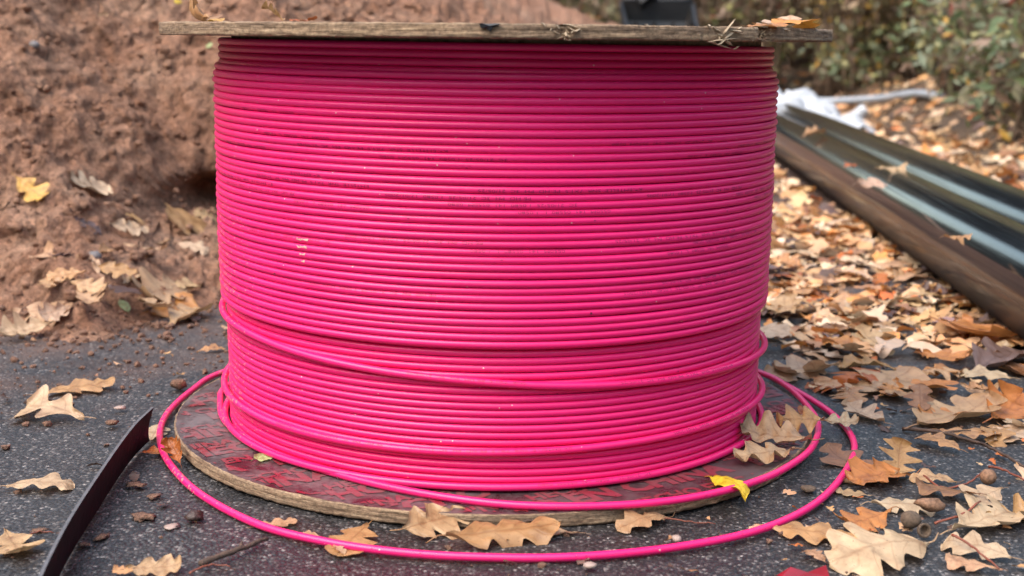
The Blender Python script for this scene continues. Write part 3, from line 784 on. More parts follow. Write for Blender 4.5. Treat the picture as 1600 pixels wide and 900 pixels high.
n = len(path); nh = len(hs); V = np.array(sides[0] + sides[1]); o2 = n * nh
F = [tuple(f) for f in grid_faces(n, nh)] + [tuple(reversed([i + o2 for i in f])) for f in grid_faces(n, nh)]
ftop = []
for i in range(n - 1):
    F.append((i * nh, (i + 1) * nh, o2 + (i + 1) * nh, o2 + i * nh)[::-1])
for j in range(nh - 1): F.append((j, j + 1, o2 + j + 1, o2 + j)[::-1]); F.append(((n - 1) * nh + j, (n - 1) * nh + j + 1, o2 + (n - 1) * nh + j + 1, o2 + (n - 1) * nh + j))
stripo = link('edging_strip', mesh('edging_strip', V, F, M['strip'], False))
tag(stripo, 'bent black strip standing on its edge on the asphalt left of the reel', 'strip')
Ft = [(i * nh + nh - 1, (i + 1) * nh + nh - 1, o2 + (i + 1) * nh + nh - 1, o2 + i * nh + nh - 1) for i in range(n - 1)]
used = sorted({i for f in Ft for i in f}); mp = {a: b_ for b_, a in enumerate(used)}
link('top_edge', mesh('top_edge', V[used], [tuple(mp[i] for i in f) for f in Ft], M['strip_edge'], False), stripo)

# ------------------------------------------------------------------ black pipes
def pipe(base0, base1, r, y0, y1, label, seed):
    base0 = np.array(base0); base1 = np.array(base1); d = (base1 - base0) / (base1[1] - base0[1])
    root = empty('black_pipe', (base0[0], base0[1], r)); ang = math.atan2(-d[0], 1.0); root.rotation_euler = (0, 0, ang)
    tag(root, label, 'pipe', 'black pipes beside the road')
    Lr = math.hypot(d[0], 1.0)
    ts = np.concatenate([np.linspace(y0 - base0[1], y1 - base0[1], 60)]) * Lr
    P = np.stack([0.004 * np.sin(ts * 0.5 + seed), ts, 0.0 * ts], -1)
    V, F = tube(P, r, 48, False)
    b_ = bpy.data.objects.new('pipe_wall', mesh('pipe_wall', V, F, M['pipe'])); COL.objects.link(b_); b_.parent = root
    V2, F2 = tube(P, r - 0.008, 48, False)
    nV = len(V); F2 = [tuple(reversed(f)) for f in F2]
    rim = []
    for e in (0, len(P) - 1):
        rim += [(e * 48 + i, e * 48 + (i + 1) % 48, nV + e * 48 + (i + 1) % 48, nV + e * 48 + i) for i in range(48)]
    c_ = bpy.data.objects.new('pipe_bore', mesh('pipe_bore', np.vstack([V, V2]), [tuple(i + nV for i in f) for f in F2] + rim, M['pipe'])); COL.objects.link(c_); c_.parent = root
    return root
PR = 0.073
px0 = np.array([0.702 + PR * 0.98, 0.296]); px1 = np.array([0.934 + PR, 2.929])
pipe(px0, px1, PR, -1.9, 4.3, 'near black plastic pipe with a glossy highlight, closest to the reel', 1)
pipe(px0 + np.array([0.158, 0.02]), px1 + np.array([0.160, 0.02]), PR, -1.6, 4.6, 'far black plastic pipe lying beyond the near pipe', 5)

# ------------------------------------------------------------------ leaves
def leaf_mesh(name, seed, style='oak', rows=48, cols=9, cheap=False):
    q = np.random.default_rng(seed)
    if cheap: rows, cols = 12, 3
    t = np.linspace(0, 1, rows); s = np.linspace(-1, 1, cols)
    nl = {'oak': 3.1, 'pointed': 3.0, 'oval': 0, 'sliver': 0}[style] + q.uniform(-0.5, 0.5) * (style in ('oak', 'pointed'))
    W = {'oak': 0.60, 'pointed': 0.80, 'oval': 0.55, 'sliver': 0.28}[style] * q.uniform(0.85, 1.12)
    env = np.sin(PI * np.clip(t, 0, 1) ** q.uniform(1.15, 1.4)) ** 0.58
    if style in ('oval', 'sliver'): env = np.sin(PI * t ** 0.85) ** 0.8
    side = []
    for sg in (0, 1):
        ph = q.uniform(0.0, 0.5); depth = q.uniform(0.50, 0.68) if style == 'oak' else 0.76
        tw = t + 0.05 * vnoise(t * 3.3 + seed * 1.7, t * 0 + sg + 0.5, None, seed + 31)
        c = 0.5 + 0.5 * np.cos(2 * PI * (nl * np.clip(tw, 0, None) ** 1.05 + ph))
        c = np.clip(c * 1.35, 0, 1) ** 0.75 if style == 'oak' else c ** 1.1
        lob = (1 - depth) + depth * c * (1 + 0.22 * vnoise(t * nl + seed * 0.7, t * 0 + sg + 7.5, None, seed + 33))
        if nl == 0: lob = np.ones_like(t)
        lob = lob * (1 + 0.10 * vnoise(t * 9 + seed, t * 0 + sg, None, seed + sg))
        lob = lob + (1.0 - lob) * np.clip((t - 0.86) / 0.08, 0, 1)
        side.append(np.maximum(W / 2 * env * lob, 0.004))
    Tt, Ss = np.meshgrid(t, s, indexing='ij')
    wl = np.where(Ss < 0, side[0][:, None], side[1][:, None])
    yy = Ss * wl
    fw = q.uniform(0.15, 0.38) if nl else 0.0
    xx = Tt + fw * np.abs(yy) * (1 - Tt) ** 0.5
    k1 = q.normal(0.0, 0.55) ; k2 = q.normal(-0.05, 0.35); k3 = q.normal(0, 0.5)
    zz = k1 * yy ** 2 * 1.8 + k2 * (Tt - 0.5) ** 2 + k3 * yy * (Tt - 0.5) * 0.8
    zz = zz + 0.050 * np.abs(Ss) ** 1.5 * vnoise(Tt * 7 + seed, Ss * 1.2 + 4, None, seed + 3) + 0.022 * vnoise(Tt * 12 + seed, Ss * 3 + 4, None, seed + 5)
    zz = zz + 0.012 * np.abs(np.sin(PI * (6 * Tt - 0.9 * np.abs(Ss)))) * (np.abs(Ss) < 0.95)
    # curl the tip or a margin over
    if q.random() < 0.6:
        kk = np.clip(Tt - 0.7, 0, 1) / 0.3; zz = zz + q.choice([-1, 1]) * 0.14 * kk ** 2; xx = xx - 0.08 * kk ** 2
    if q.random() < 0.5:
        e = np.clip(np.abs(Ss) * (Ss * q.choice([-1, 1]) > 0) - 0.4, 0, 1); zz = zz + 0.16 * e ** 1.5; yy = yy * (1 - 0.28 * e)
    zz -= np.percentile(zz, 12)
    V = np.stack([xx, yy, zz], -1).reshape(-1, 3); F = [tuple(f) for f in grid_faces(rows, cols)]
    uv = np.stack([Tt, Ss * 0.5 + 0.5], -1).reshape(-1, 2)
    if not cheap and style != 'sliver':
        zb = float(zz[0, cols // 2])
        P = crom([(0.02, 0, zb), (-0.06, 0.006 * q.normal(), zb + 0.01), (-0.16, 0.03 * q.normal(), max(0.006, zb * 0.4))], 4)
        Vp, Fp = tube(P, np.linspace(0.009, 0.006, len(P)), 5)
        F += [tuple(i + len(V) for i in f) for f in Fp]; V = np.vstack([V, Vp]); uv = np.vstack([uv, np.tile([[0.0, 0.5]], (len(Vp), 1))])
    return V, F, uv
def uv_mesh(name, V, F, uv, m):
    me = mesh(name, V, F, m); l = me.uv_layers.new(name='UVMap')
    idx = np.zeros(len(me.loops), dtype=np.int32); me.loops.foreach_get('vertex_index', idx)
    l.data.foreach_set('uv', uv[idx].astype(np.float32).ravel()); return me
OAK = [uv_mesh('oak_leaf', *leaf_mesh('oak', 300 + i, 'oak'), M['leaf']) for i in range(16)]
POINTED = [uv_mesh('oak_leaf', *leaf_mesh('pointed', 400 + i, 'pointed'), M['leaf']) for i in range(4)]
OVAL = [uv_mesh('oval_leaf', *leaf_mesh('oval', 500 + i, 'oval'), M['leaf']) for i in range(3)]
SLIVER = [uv_mesh('sliver', *leaf_mesh('sliver', 600 + i, 'sliver'), M['leaf']) for i in range(2)]
TAN = (0.46, 0.280, 0.150); PALE = (0.50, 0.350, 0.225); ORANGE = (0.45, 0.180, 0.048); BROWN = (0.24, 0.115, 0.055); DARK = (0.085, 0.045, 0.032)
PURPLE = (0.16, 0.095, 0.085); YELLOW = (0.78, 0.52, 0.03); RUST = (0.36, 0.10, 0.022); GREEN = (0.42, 0.48, 0.22); CAMEL = (0.42, 0.225, 0.095)
def jitter(c, v=0.12):
    k = 1 + random.uniform(-v, v); return tuple(min(1.0, max(0.0, x * k * (1 + random.uniform(-0.05, 0.05)))) for x in c) + (1.0,)
def leaf_obj(name, me, loc, ex, nrm, L, col, wid=1.0, zs=1.0):
    ex = Vector(ex).normalized(); nz = Vector(nrm).normalized(); ey = nz.cross(ex)
    if ey.length < 1e-4: ey = Vector((0, 1, 0))
    ey.normalize(); nz = ex.cross(ey).normalized()
    o = bpy.data.objects.new(name, me); COL.objects.link(o)
    o.matrix_world = Matrix(((ex.x * L, ey.x * L * wid, nz.x * L * zs, loc[0]), (ex.y * L, ey.y * L * wid, nz.y * L * zs, loc[1]), (ex.z * L, ey.z * L * wid, nz.z * L * zs, loc[2]), (0, 0, 0, 1)))
    o.color = col
    return o
def tnormal(x, y):
    e = 0.03; X_ = np.array([x + e, x - e, x, x]); Y_ = np.array([y, y, y + e, y - e]); h = terrain(X_, Y_)
    return Vector((-(h[0] - h[1]) / (2 * e), -(h[2] - h[3]) / (2 * e), 1)).normalized()
def place(bx_, by_, tx, ty, col, me, label, lift=0.001, z=None, name='oak_leaf', cat='leaf', roll=0.0, wid=1.0, group=None, zs=1.0, tilt=0.0, stand=False):
    if z is None:
        a = hit(bx_, by_); b_ = hit(tx, ty)
        nrm = tnormal((a[0] + b_[0]) / 2, (a[1] + b_[1]) / 2)
    else:
        a = onz(bx_, by_, z); b_ = onz(tx, ty, z); nrm = Vector((0, 0, 1))
    if stand:
        v = ray(tx, ty); b_ = CAM + v * (((a - CAM) @ CF + 0.025) / (v @ CF)); nrm = Vector((0, -1, 0.45))
    ex = Vector(b_ - a); L = ex.length
    nrm = (nrm + Vector((0, -tilt, 0))).normalized()
    if roll: nrm = Matrix.Rotation(roll, 3, ex.normalized()) @ nrm
    o = leaf_obj(name, me, Vector(a) + Vector((0, 0, lift + 0.25 * tilt * L * wid * 0.6)), ex, nrm, L, jitter(col, 0.06), wid, zs)
    tag(o, label, cat, group); return o
H = [  # base pixel, tip pixel, colour, mesh, label
 (62, 620, 188, 603, CAMEL, OAK[0], 'long curled camel oak leaf lying left of the reel, above the pale one'),
 (132, 657, 22, 645, PALE, POINTED[0], 'pale pointed oak leaf below the camel one, left of the reel'),
 (10, 768, 126, 762, PALE, OAK[1], 'pale lobed oak leaf left of the black strip'),
 (222, 716, 282, 702, ORANGE, OAK[2], 'small orange leaf between the black strip tip and the pink loop'),
 (236, 690, 248, 668, PALE, OAK[3], 'cream leaf half hidden by the pink loop beside the strip tip'),
 (396, 826, 470, 818, TAN, OAK[4], 'small tan leaf under the outer pink loop, front left'),
 (575, 822, 522, 872, CAMEL, OAK[5], 'camel oak leaf crossing under the outer loop left of the middle'),
 (628, 848, 728, 818, TAN, OAK[6], 'large tan lobed leaf leaning against the lower flange in front'),
 (694, 856, 872, 838, CAMEL, OAK[7], 'long curled brown leaf between the flange and the outer loop in front'),
 (905, 838, 790, 832, PALE, OAK[8], 'flat pale leaf under the front edge of the lower flange'),
 (1046, 812, 964, 832, TAN, OAK[9], 'small folded tan leaf in front of the flange, right of the middle'),
 (196, 897, 292, 893, TAN, OAK[10], 'tan leaf at the bottom edge left of the middle'),
 (10, 838, 40, 880, TAN, OAK[11], 'tan leaf scrap at the left edge beside the black strip'),
 (1402, 748, 1408, 686, CAMEL, POINTED[1], 'large upright camel leaf with pointed lobes right of the outer loop'),
 (1425, 742, 1316, 762, ORANGE, OAK[12], 'orange brown leaf whose tip touches the outer pink loop'),
 (1392, 806, 1306, 834, ORANGE, OAK[13], 'orange tan leaf with wavy edge right of the outer loop, lower down'),
 (1200, 828, 1336, 850, CAMEL, OAK[14], 'long curled leaf just outside the outer loop at front right'),
 (1452, 853, 1296, 890, PALE, OAK[15], 'large pale flat oak leaf at the bottom right edge'),
 (1580, 880, 1462, 848, PALE, OAK[1], 'pale rounded leaf right of the large pale leaf at the bottom'),
 (1560, 896, 1470, 876, TAN, OAK[3], 'tan leaf lowest in the bottom right corner'),
 (1486, 838, 1600, 806, PALE, OAK[5], 'broad pale leaf at the right edge beside the acorn'),
 (1360, 795, 1470, 800, PALE, OAK[7], 'pale leaf under the acorn right of the loop'),
 (1318, 624, 1432, 592, TAN, OAK[0], 'tan lobed leaf on bare asphalt right of the reel'),
 (1430, 592, 1504, 586, ORANGE, OAK[9], 'flat orange brown leaf above the curled brown one on the right'),
 (1432, 672, 1552, 640, TAN, OAK[4], 'tan leaf with many lobes near the right edge'),
 (1546, 668, 1592, 632, ORANGE, OAK[2], 'bright orange leaf near the right edge'),
 (1552, 694, 1612, 672, PALE, OAK[6], 'wet pale leaf at the right edge below the orange one'),
 (1190, 598, 1288, 576, TAN, OAK[8], 'tan leaf just right of the coil behind the loops'),
 (1372, 748, 1286, 712, BROWN, OAK[11], 'reddish brown leaf under the right bend of the outer loop'),
 (1362, 778, 1300, 770, TAN, OAK[13], 'small tan leaf under the outer loop below its right bend'),
 (1290, 884, 1258, 862, TAN, OAK[15], 'small tan scrap at the bottom below the curled leaf'),
 (1520, 585, 1600, 560, PURPLE, OAK[12], 'crumpled purple brown leaf at the right edge below the pipe'),
 (1440, 650, 1436, 602, BROWN, OAK[7], 'upright curled brown leaf right of the tan lobed leaf'),
 (1500, 520, 1545, 556, ORANGE, OAK[10], 'orange leaf leaning at the foot of the near pipe'),
 (1495, 755, 1420, 752, TAN, OAK[9], 'tan leaf beside the red stalk of the oak gall'),
 (1565, 772, 1500, 790, PALE, OAK[11], 'pale leaf below the round oak gall'),
 # on the heap
 (26, 288, 76, 326, (0.58, 0.30, 0.06), OAK[11], 'yellow orange leaf on the earth heap at the left edge'),
 (108, 290, 166, 302, PALE, OAK[4], 'narrow pale leaf on the heap right of the yellow orange one'),
 (172, 356, 232, 366, PALE, OAK[6], 'cream oak leaf on the heap left of the dark hollow'),
 (112, 346, 162, 366, PURPLE, OAK[8], 'purplish leaf half buried in the heap'),
 (82, 432, 164, 422, TAN, OAK[0], 'tan leaf low on the heap below the grey pebble'),
 (108, 462, 164, 442, BROWN, OAK[3], 'brown leaf at the foot of the heap'),
 (22, 494, 112, 496, TAN, OAK[7], 'long tan leaf at the foot of the heap near the left edge'),
 (208, 438, 182, 488, PALE, POINTED[2], 'pale leaf standing upright at the foot of the heap'),
 (304, 456, 206, 468, TAN, OAK[10], 'broad tan leaf at the foot of the heap left of the coil'),
 (262, 512, 328, 488, TAN, OAK[12], 'tan leaf where the heap meets the asphalt beside the coil'),
 (344, 362, 262, 348, CAMEL, OAK[14], 'orange tan leaf inside the dark hollow of the heap'),
 (278, 388, 330, 402, PALE, OAK[1], 'pale leaf just below the dark hollow'),
 (340, 350, 300, 338, TAN, OAK[5], 'tan leaf behind the others in the dark hollow'),
 (232, 500, 300, 478, ORANGE, OAK[13], 'rust orange leaf under the broad tan one by the heap'),
 (88, 380, 92, 408, GREEN, SLIVER[0], 'thin green blade standing on the heap'),
 (200, 492, 186, 480, GREEN, OVAL[1], 'small pale green leaf at the foot of the heap'),
 (308, 552, 352, 548, CAMEL, OAK[9], 'curled brown leaf touching the coil on the left'),
 (270, 8, 285, 10, YELLOW, OVAL[2], 'small yellow leaf high on the heap above the reel rim'),
 (322, 78, 333, 80, GREEN, OVAL[1], 'yellow green leaf on the heap beside the top of the coil'),
 (150, 26, 168, 26, TAN, OAK[2], 'small tan leaf high on the heap at the top left'),
 (330, 58, 347, 66, PALE, OAK[3], 'cream leaf on the heap just under the upper flange'),
]
HERO = []
for i, (a, b_, c, d, col, me, lab) in enumerate(H):
    under = 'under the outer' in lab or 'crossing under' in lab or 'hidden by the pink loop' in lab or 'under the front edge' in lab
    st = 'upright' in lab or 'standing' in lab
    lean = 0.0 if st else 0.6 if 'leaning' in lab else 0.4 if 'between the flange' in lab else 0.2
    HERO.append(place(a, b_, c, d, col, me, lab, lift=0.0005, roll=0.0 if under else random.uniform(-0.15, 0.15), zs=0.22 if under else 0.6, tilt=0.0 if under else lean, stand=st, wid=1.5 if st and 'blade' not in lab else 0.85 if 'long curled' in lab else 1.45 if 'leaning' in lab else 1.0))
    if 'yellow' in lab or 'green' in lab: HERO[-1].name = 'small_leaf'
# leaves resting on the lower flange, the loops and the pipes
place(1240, 716, 1146, 728, TAN, OAK[6], 'wet tan leaf on the lower flange right of the print, the lower of two', z=ZB, lift=0.003, wid=1.2, tilt=0.45)
place(1268, 702, 1148, 690, TAN, OAK[10], 'wet tan leaf on the lower flange, the upper of two', z=ZB + 0.002, lift=0.004, tilt=0.5, wid=1.1)
place(1286, 672, 1208, 672, CAMEL, POINTED[3], 'camel leaf draped over the inner pink loop on the right', z=ZB + 0.008, lift=0.002, wid=1.3, tilt=0.7)
place(1288, 664, 1346, 668, PALE, OAK[4], 'pale leaf lying over the outer pink loop on the right', z=0.009, lift=0.001, tilt=0.5, wid=1.2)
place(1112, 750, 1170, 778, YELLOW, OVAL[0], 'bright yellow leaf trapped under the inner loop at the flange edge', z=ZB, lift=0.0008, name='oval_leaf')
place(397, 722, 432, 711, GREEN, OVAL[1], 'small pale green leaf under the inner loop at front left', z=ZB, lift=0.001, name='oval_leaf')
place(1252, 652, 1262, 640, RUST, OVAL[2], 'rust scrap of leaf between the two crossing loops', z=ZB, lift=0.001, name='oval_leaf')
place(284, 730, 266, 692, RUST, OAK[2], 'rust orange leaf curled between the outer loop and the flange rim', z=0.002, lift=0.002, stand=True, wid=0.9)
ZU = ZT + TT
def top_leaf(px, py, tx, ty, r, col, me, label, lift=0.0, roll=0.0):
    a = rim_point(px, py, r); a[2] = ZU + lift; b_ = rim_point(tx, ty, r); ex = Vector(b_ - a)
    nrm = Vector((0, -0.08, 1)); nrm = Matrix.Rotation(roll, 3, ex.normalized()) @ nrm
    o = leaf_obj('oak_leaf', me, a, ex, nrm, ex.length * (1.25 if roll else 1.0), jitter(col, 0.05), 1.0, 1.0 if roll else 0.5); tag(o, label, 'leaf'); return o
top_leaf(1168, 42, 1222, 41, 0.345, ORANGE, OAK[0], 'orange leaf lying flat on the upper flange beside the big splinter', 0.001)
top_leaf(1205, 43, 1266, 43, 0.342, (0.62, 0.26, 0.04), OAK[9], 'bright orange leaf on the upper flange nearest its right end', 0.001)
top_leaf(1190, 42, 1240, 36, 0.33, PALE, OAK[11], 'pale leaf behind the orange ones on the upper flange', 0.002)
top_leaf(441, 31, 416, 13, 0.33, CAMEL, OAK[5], 'curled leaf standing up on the upper flange above the coil', 0.0005, 0.9)
top_leaf(452, 31, 496, 31, 0.335, RUST, OAK[13], 'flat rust leaf on the upper flange right of the curled one', 0.0005)
top_leaf(318, 33, 302, 22, 0.31, CAMEL, OAK[2], 'curled tan leaf at the left end of the upper flange', 0.0005, 0.7)
top_leaf(331, 34, 348, 33, 0.31, (0.55, 0.30, 0.06), OVAL[2], 'small golden leaf at the left end of the upper flange', 0.0005)
def pipe_leaf(px, py, L, yaw, col, me, label, zt):
    p = onz(px, py, zt); o = leaf_obj('oak_leaf', me, p, (math.cos(yaw), math.sin(yaw), 0.05), (0, -0.25, 1), L, jitter(col, 0.05)); tag(o, label, 'leaf')
pipe_leaf(1338, 292, 0.085, 0.6, PALE, OAK[8], 'pale leaf lying across the highlights of the near pipe', 2 * PR + 0.001)
pipe_leaf(1372, 266, 0.075, 0.3, TAN, OAK[3], 'tan leaf on the far pipe behind the pale one', 2 * PR + 0.001)
pipe_leaf(1474, 374, 0.045, 0.2, CAMEL, OAK[7], 'small brown leaf in the groove between the two pipes', 2 * PR - 0.012)
pipe_leaf(1320, 262, 0.05, 0.9, RUST, OAK[1], 'small rust leaf on the near pipe above the pale one', 2 * PR - 0.004)
pipe_leaf(1252, 212, 0.09, 0.4, CAMEL, OAK[12], 'brown leaf at the far end of the near pipe by the white sheet', 2 * PR + 0.001)

# the leaf carpet between the reel and the pipes, and beyond
PALETTE = [(TAN, 26), (PALE, 22), (CAMEL, 22), (ORANGE, 11), (BROWN, 11), (RUST, 4), (DARK, 3), (PURPLE, 3)]
CN = {TAN: 'tan', PALE: 'pale cream', CAMEL: 'camel brown', ORANGE: 'orange brown', BROWN: 'dull brown', RUST: 'rust red', DARK: 'dark rotten', PURPLE: 'purplish brown'}
def pick():
    t = random.uniform(0, sum(w for _, w in PALETTE))
    for c, w in PALETTE:
        t -= w
        if t <= 0: return c
    return TAN
def density(x, y):
    if math.hypot(x, y) < 0.42: return 0
    left = 0.30 + 0.05 * y
    if x < left: return 0.0
    edge = min(1, (x - left) / 0.12)
    dd = 0.16 + 0.85 * min(1, max(0, (y + 0.05) / 0.45))
    if x > 0.74 + 0.09 * y and x < 1.10 + 0.09 * y: return 0        # the pipes
    n = float(vnoise(np.array([x * 5.0]), np.array([y * 5.0]), None, 77)[0])
    return max(0, edge * dd * (0.75 + 0.45 * n))
cnt = 0; tries = 0; spots = []
while cnt < 200 and tries < 20000:
    tries += 1
    y = -0.55 + 2.1 * random.random() ** 0.9; x = random.uniform(0.3, 1.0)
    if random.random() > density(x, y): continue
    if any((x - a) ** 2 + (y - b_) ** 2 < 0.045 ** 2 for a, b_ in spots): continue
    # stay inside what the photograph shows
    dv = np.array([x, y, 0]) - CAM; dz = dv @ CF; u = 800 + FPX * (dv @ CR) / dz; w = 450 - FPX * (dv @ CU) / dz
    if u > 1690 or w > 960: continue
    if u > 1270 and w > 580 and random.random() < 0.62: continue
    spots.append((x, y)); col = pick(); yaw = random.uniform(0, 2 * PI); L = random.uniform(0.06, 0.098) * (0.75 if w > 600 else 1)
    tz = 0.0025 + 0.009 * random.random() * min(1, max(0, y + 0.2))
    nrm = (random.gauss(0, 0.11), random.gauss(0, 0.11) - 0.05, 1)
    me = random.choice(OAK if random.random() < 0.9 else POINTED)
    o = leaf_obj('oak_leaf', me, (x, y, tz), (math.cos(yaw), math.sin(yaw), random.gauss(0, 0.08)), nrm, L, jitter(col, 0.15), 1.0, 0.7)
    side = (u - 1195) / max(60.0, (1195 + (w - 240) * 1.16 - 1195)) if w < 560 else 0
    if w < 330: zone = 'at the far end of the carpet beside the coil'
    elif w < 420: zone = 'half way along the carpet close to the coil' if side < 0.45 else 'half way along the near pipe at its foot'
    elif w < 500: zone = 'in the carpet just right of the coil' if side < 0.45 else 'piled near the foot of the near pipe'
    elif w < 570: zone = 'at the near end of the carpet beside the coil' if side < 0.45 else 'below the pipe at the near end of the carpet'
    elif w < 690: zone = 'lying on open asphalt right of the crossing loops'
    else: zone = 'in the bottom right corner outside the outer loop'
    big = 'large' if L > 0.085 else 'small' if L < 0.068 else 'medium'
    tag(o, f'{big} {CN[col]} oak leaf {zone}', 'leaf', f'{big} {CN[col]} oak leaves {zone}')
    cnt += 1
def joined_leaves(name, pts, label, cat, cheap=True, scale=(0.06, 0.1), tilt=0.25, cols=None):
    base = [leaf_mesh('x', 700 + i, 'oak', cheap=True) for i in range(8)]
    VV = []; FF = []; CC = []; n0 = 0
    for (x, y, z, nrm) in pts:
        V, F, uv = random.choice(base); L = random.uniform(*scale); a = random.uniform(0, 2 * PI)
        nz = Vector((nrm[0] + random.gauss(0, tilt), nrm[1] + random.gauss(0, tilt), 1)).normalized(); ex = Vector((math.cos(a), math.sin(a), 0)); ex = (ex - nz * ex.dot(nz)).normalized(); ey = nz.cross(ex)
        Rm = np.array([ex, ey, nz]).T * L
        VV.append((V - np.array([0.5, 0, 0])) @ Rm.T + np.array([x, y, z])); FF.append(np.array(F) + n0); n0 += len(V)
        c = jitter(pick() if cols is None else random.choice(cols), 0.25); CC.append(np.tile(np.array(c), (len(V), 1)))
    me = mesh(name, np.vstack(VV), np.vstack(FF), M['litter'])
    at = me.color_attributes.new('Col', 'FLOAT_COLOR', 'POINT'); at.data.foreach_set('color', np.vstack(CC).astype(np.float32).ravel())
    o = link(name, me); tag(o, label, cat, kind='stuff'); return o
pts = []
k = 9000
bys = 1.0 + 8.5 * rng.random(k) ** 1.3; bxs = 0.35 + rng.random(k) * (0.85 + 0.42 * (bys + 1.4))
bys[:300] = rng.uniform(-0.3, 1.2, 300); bxs[:300] = 1.12 + 0.09 * bys[:300] + rng.random(300) * 0.8      # close by, right of the pipes
bz = terrain(bxs, bys); mz = mound(bxs, bys); e = 0.03
gx = (terrain(bxs + e, bys) - terrain(bxs - e, bys)) / (2 * e); gy = (terrain(bxs, bys + e) - terrain(bxs, bys - e)) / (2 * e)
for x, y, z, m_, a, b_ in zip(bxs, bys, bz, mz, gx, gy):
    if 0.66 + 0.09 * y < x < 1.12 + 0.09 * y and y < 4.6: continue
    if 1.0 < y < 1.5 and x < 1.0 and random.random() < 0.5: continue
    if m_ > 0.03 and random.random() < 0.9: continue
    if len(pts) >= 4300: break
    pts.append((x, y, z + 0.004 + 0.016 * random.random(), (-a, -b_, 1)))
joined_leaves('leaf_litter', pts, 'thick layer of fallen oak leaves behind and beyond the black pipes', 'leaf litter')
cp = []
for i in range(900):      # leaves underneath and between the ones one can pick out
    y = random.uniform(0.30, 1.9); x = random.uniform(0.36 + 0.05 * y, 0.80 + 0.09 * y)
    if random.random() < density(x, y) * 0.95: cp.append((x, y, 0.002 + 0.006 * random.random(), (0, 0, 1)))
joined_leaves('leaf_carpet', cp, 'under layer of small fallen leaves between the coil and the near pipe', 'leaf litter', scale=(0.045, 0.075), tilt=0.14)
for i in range(30):      # more leaves along the foot of the heap
    px = random.uniform(24, 345); py = random.uniform(395, 522) if i % 3 else random.uniform(330, 430)
    if py < 400 and px < 180: continue
    a = hit(px, py)
    if a is None: continue
    yaw = random.uniform(0, 2 * PI); col = pick(); L = random.uniform(0.04, 0.08); nz = tnormal(a[0], a[1])
    o = leaf_obj('oak_leaf', random.choice(OAK), (a[0], a[1] - 0.004, a[2] + 0.004), (math.cos(yaw), math.sin(yaw), -0.1), nz + Vector((random.gauss(0, 0.15), -0.15 + random.gauss(0, 0.15), 0)), L, jitter(col, 0.15), 1.0, 0.7)
    zone = 'near the left edge at the foot of the heap' if px < 130 else 'in the middle of the heap foot' if px < 240 else 'at the heap foot close beside the coil'
    big = 'small' if L < 0.06 else 'larger'
    tag(o, f'{big} {CN[col]} oak leaf {zone}', 'leaf', f'{big} {CN[col]} oak leaves {zone}')
# small leaf crumbs on the asphalt
pts = []
k = 1200; sel = rng.random(k) < 0.75
bxs = np.where(sel, rng.uniform(0.15, 0.75, k), rng.uniform(-0.75, 0.3, k)); bys = np.where(sel, rng.uniform(-0.55, 0.9, k), rng.uniform(-0.55, 0.5, k)); bzs = mound(bxs, bys)
for x, y, z in zip(bxs, bys, bzs):
    if math.hypot(x, y) < 0.375 or z > 0.002 or len(pts) >= 460: continue
    pts.append((x, y, 0.0015, (0, 0, 1)))
joined_leaves('leaf_fragments', pts, 'tiny broken leaf scraps strewn over the asphalt', 'leaf scraps', scale=(0.006, 0.02), tilt=0.25, cols=[TAN, CAMEL, BROWN, DARK, DARK, RUST])

# ------------------------------------------------------------------ twigs, acorns, pods, pebbles
def twig(pts, r0, r1, m, label, z=None, name='twig', cat='twig', forks=()):
    P = np.array([np.append((onz(a, b_, 0.0) if z is None else onz(a, b_, z))[:2], (z or 0) + max(r0, 0.001) + h) for a, b_, h in pts])
    P = crom(P, 8); P[:, 2] += 0.0008 * vnoise(np.arange(len(P)) * 0.7, np.arange(len(P)) * 0.0, None, 3)
    root = None
    V, F = tube(P, np.linspace(r0, r1, len(P)) * (1 + 0.15 * vnoise(np.arange(len(P)) * 0.9, np.arange(len(P)) * 0.0 + 1, None, 8)), 7)
    J = Join(); J.add(V, F)
    for (t, ang, L) in forks:
        i = int(t * (len(P) - 1)); d = P[min(i + 1, len(P) - 1)] - P[i - 1]; d /= np.linalg.norm(d); c, s = math.cos(ang), math.sin(ang)
        e = np.array([c * d[0] - s * d[1], s * d[0] + c * d[1], 0.15]); Q = np.array([P[i], P[i] + e * L * 0.5 + [0, 0, 0.001], P[i] + e * L])
        J.add(*tube(crom(Q, 5), np.linspace(r1, r1 * 0.5, 11), 6))
    o = link(name, J.mesh(name, m)); tag(o, label, cat); return o
twig([(313, 886, 0), (370, 868, 0.002), (418, 846, 0)], 0.0028, 0.0018, M['bark'], 'dark knobbly twig on the asphalt at front left', forks=((0.6, 0.7, 0.01),))
twig([(296, 897, 0), (330, 886, 0.001), (360, 887, 0)], 0.0009, 0.0006, M['redtwig'], 'thin red stalk beside the dark twig at front left')
twig([(1410, 672, 0), (1480, 685, 0.003), (1545, 705, 0.002), (1600, 732, 0)], 0.0022, 0.0014, M['bark'], 'long dark twig across the asphalt at the right', forks=((0.3, 0.6, 0.03), (0.6, -0.5, 0.03)))
twig([(1442, 750, 0.004), (1470, 766, 0.002), (1510, 762, 0.003), (1538, 748, 0.008)], 0.0011, 0.0009, M['redtwig'], 'curved red stalk leading to the round oak gall')
twig([(1460, 826, 0.004), (1500, 820, 0.008), (1530, 808, 0.014)], 0.0012, 0.0009, M['redtwig'], 'red stalk rising beside the acorn cup')
twig([(1486, 858, 0.012), (1520, 872, 0.008), (1560, 898, 0.004)], 0.0012, 0.0008, M['redtwig'], 'dark red stalk over the pale leaf at the bottom right')
twig([(772, 833, 0.003), (820, 828, 0.006), (856, 822, 0.009)], 0.0014, 0.001, M['bark'], 'thin brown twig lying under the flange front')
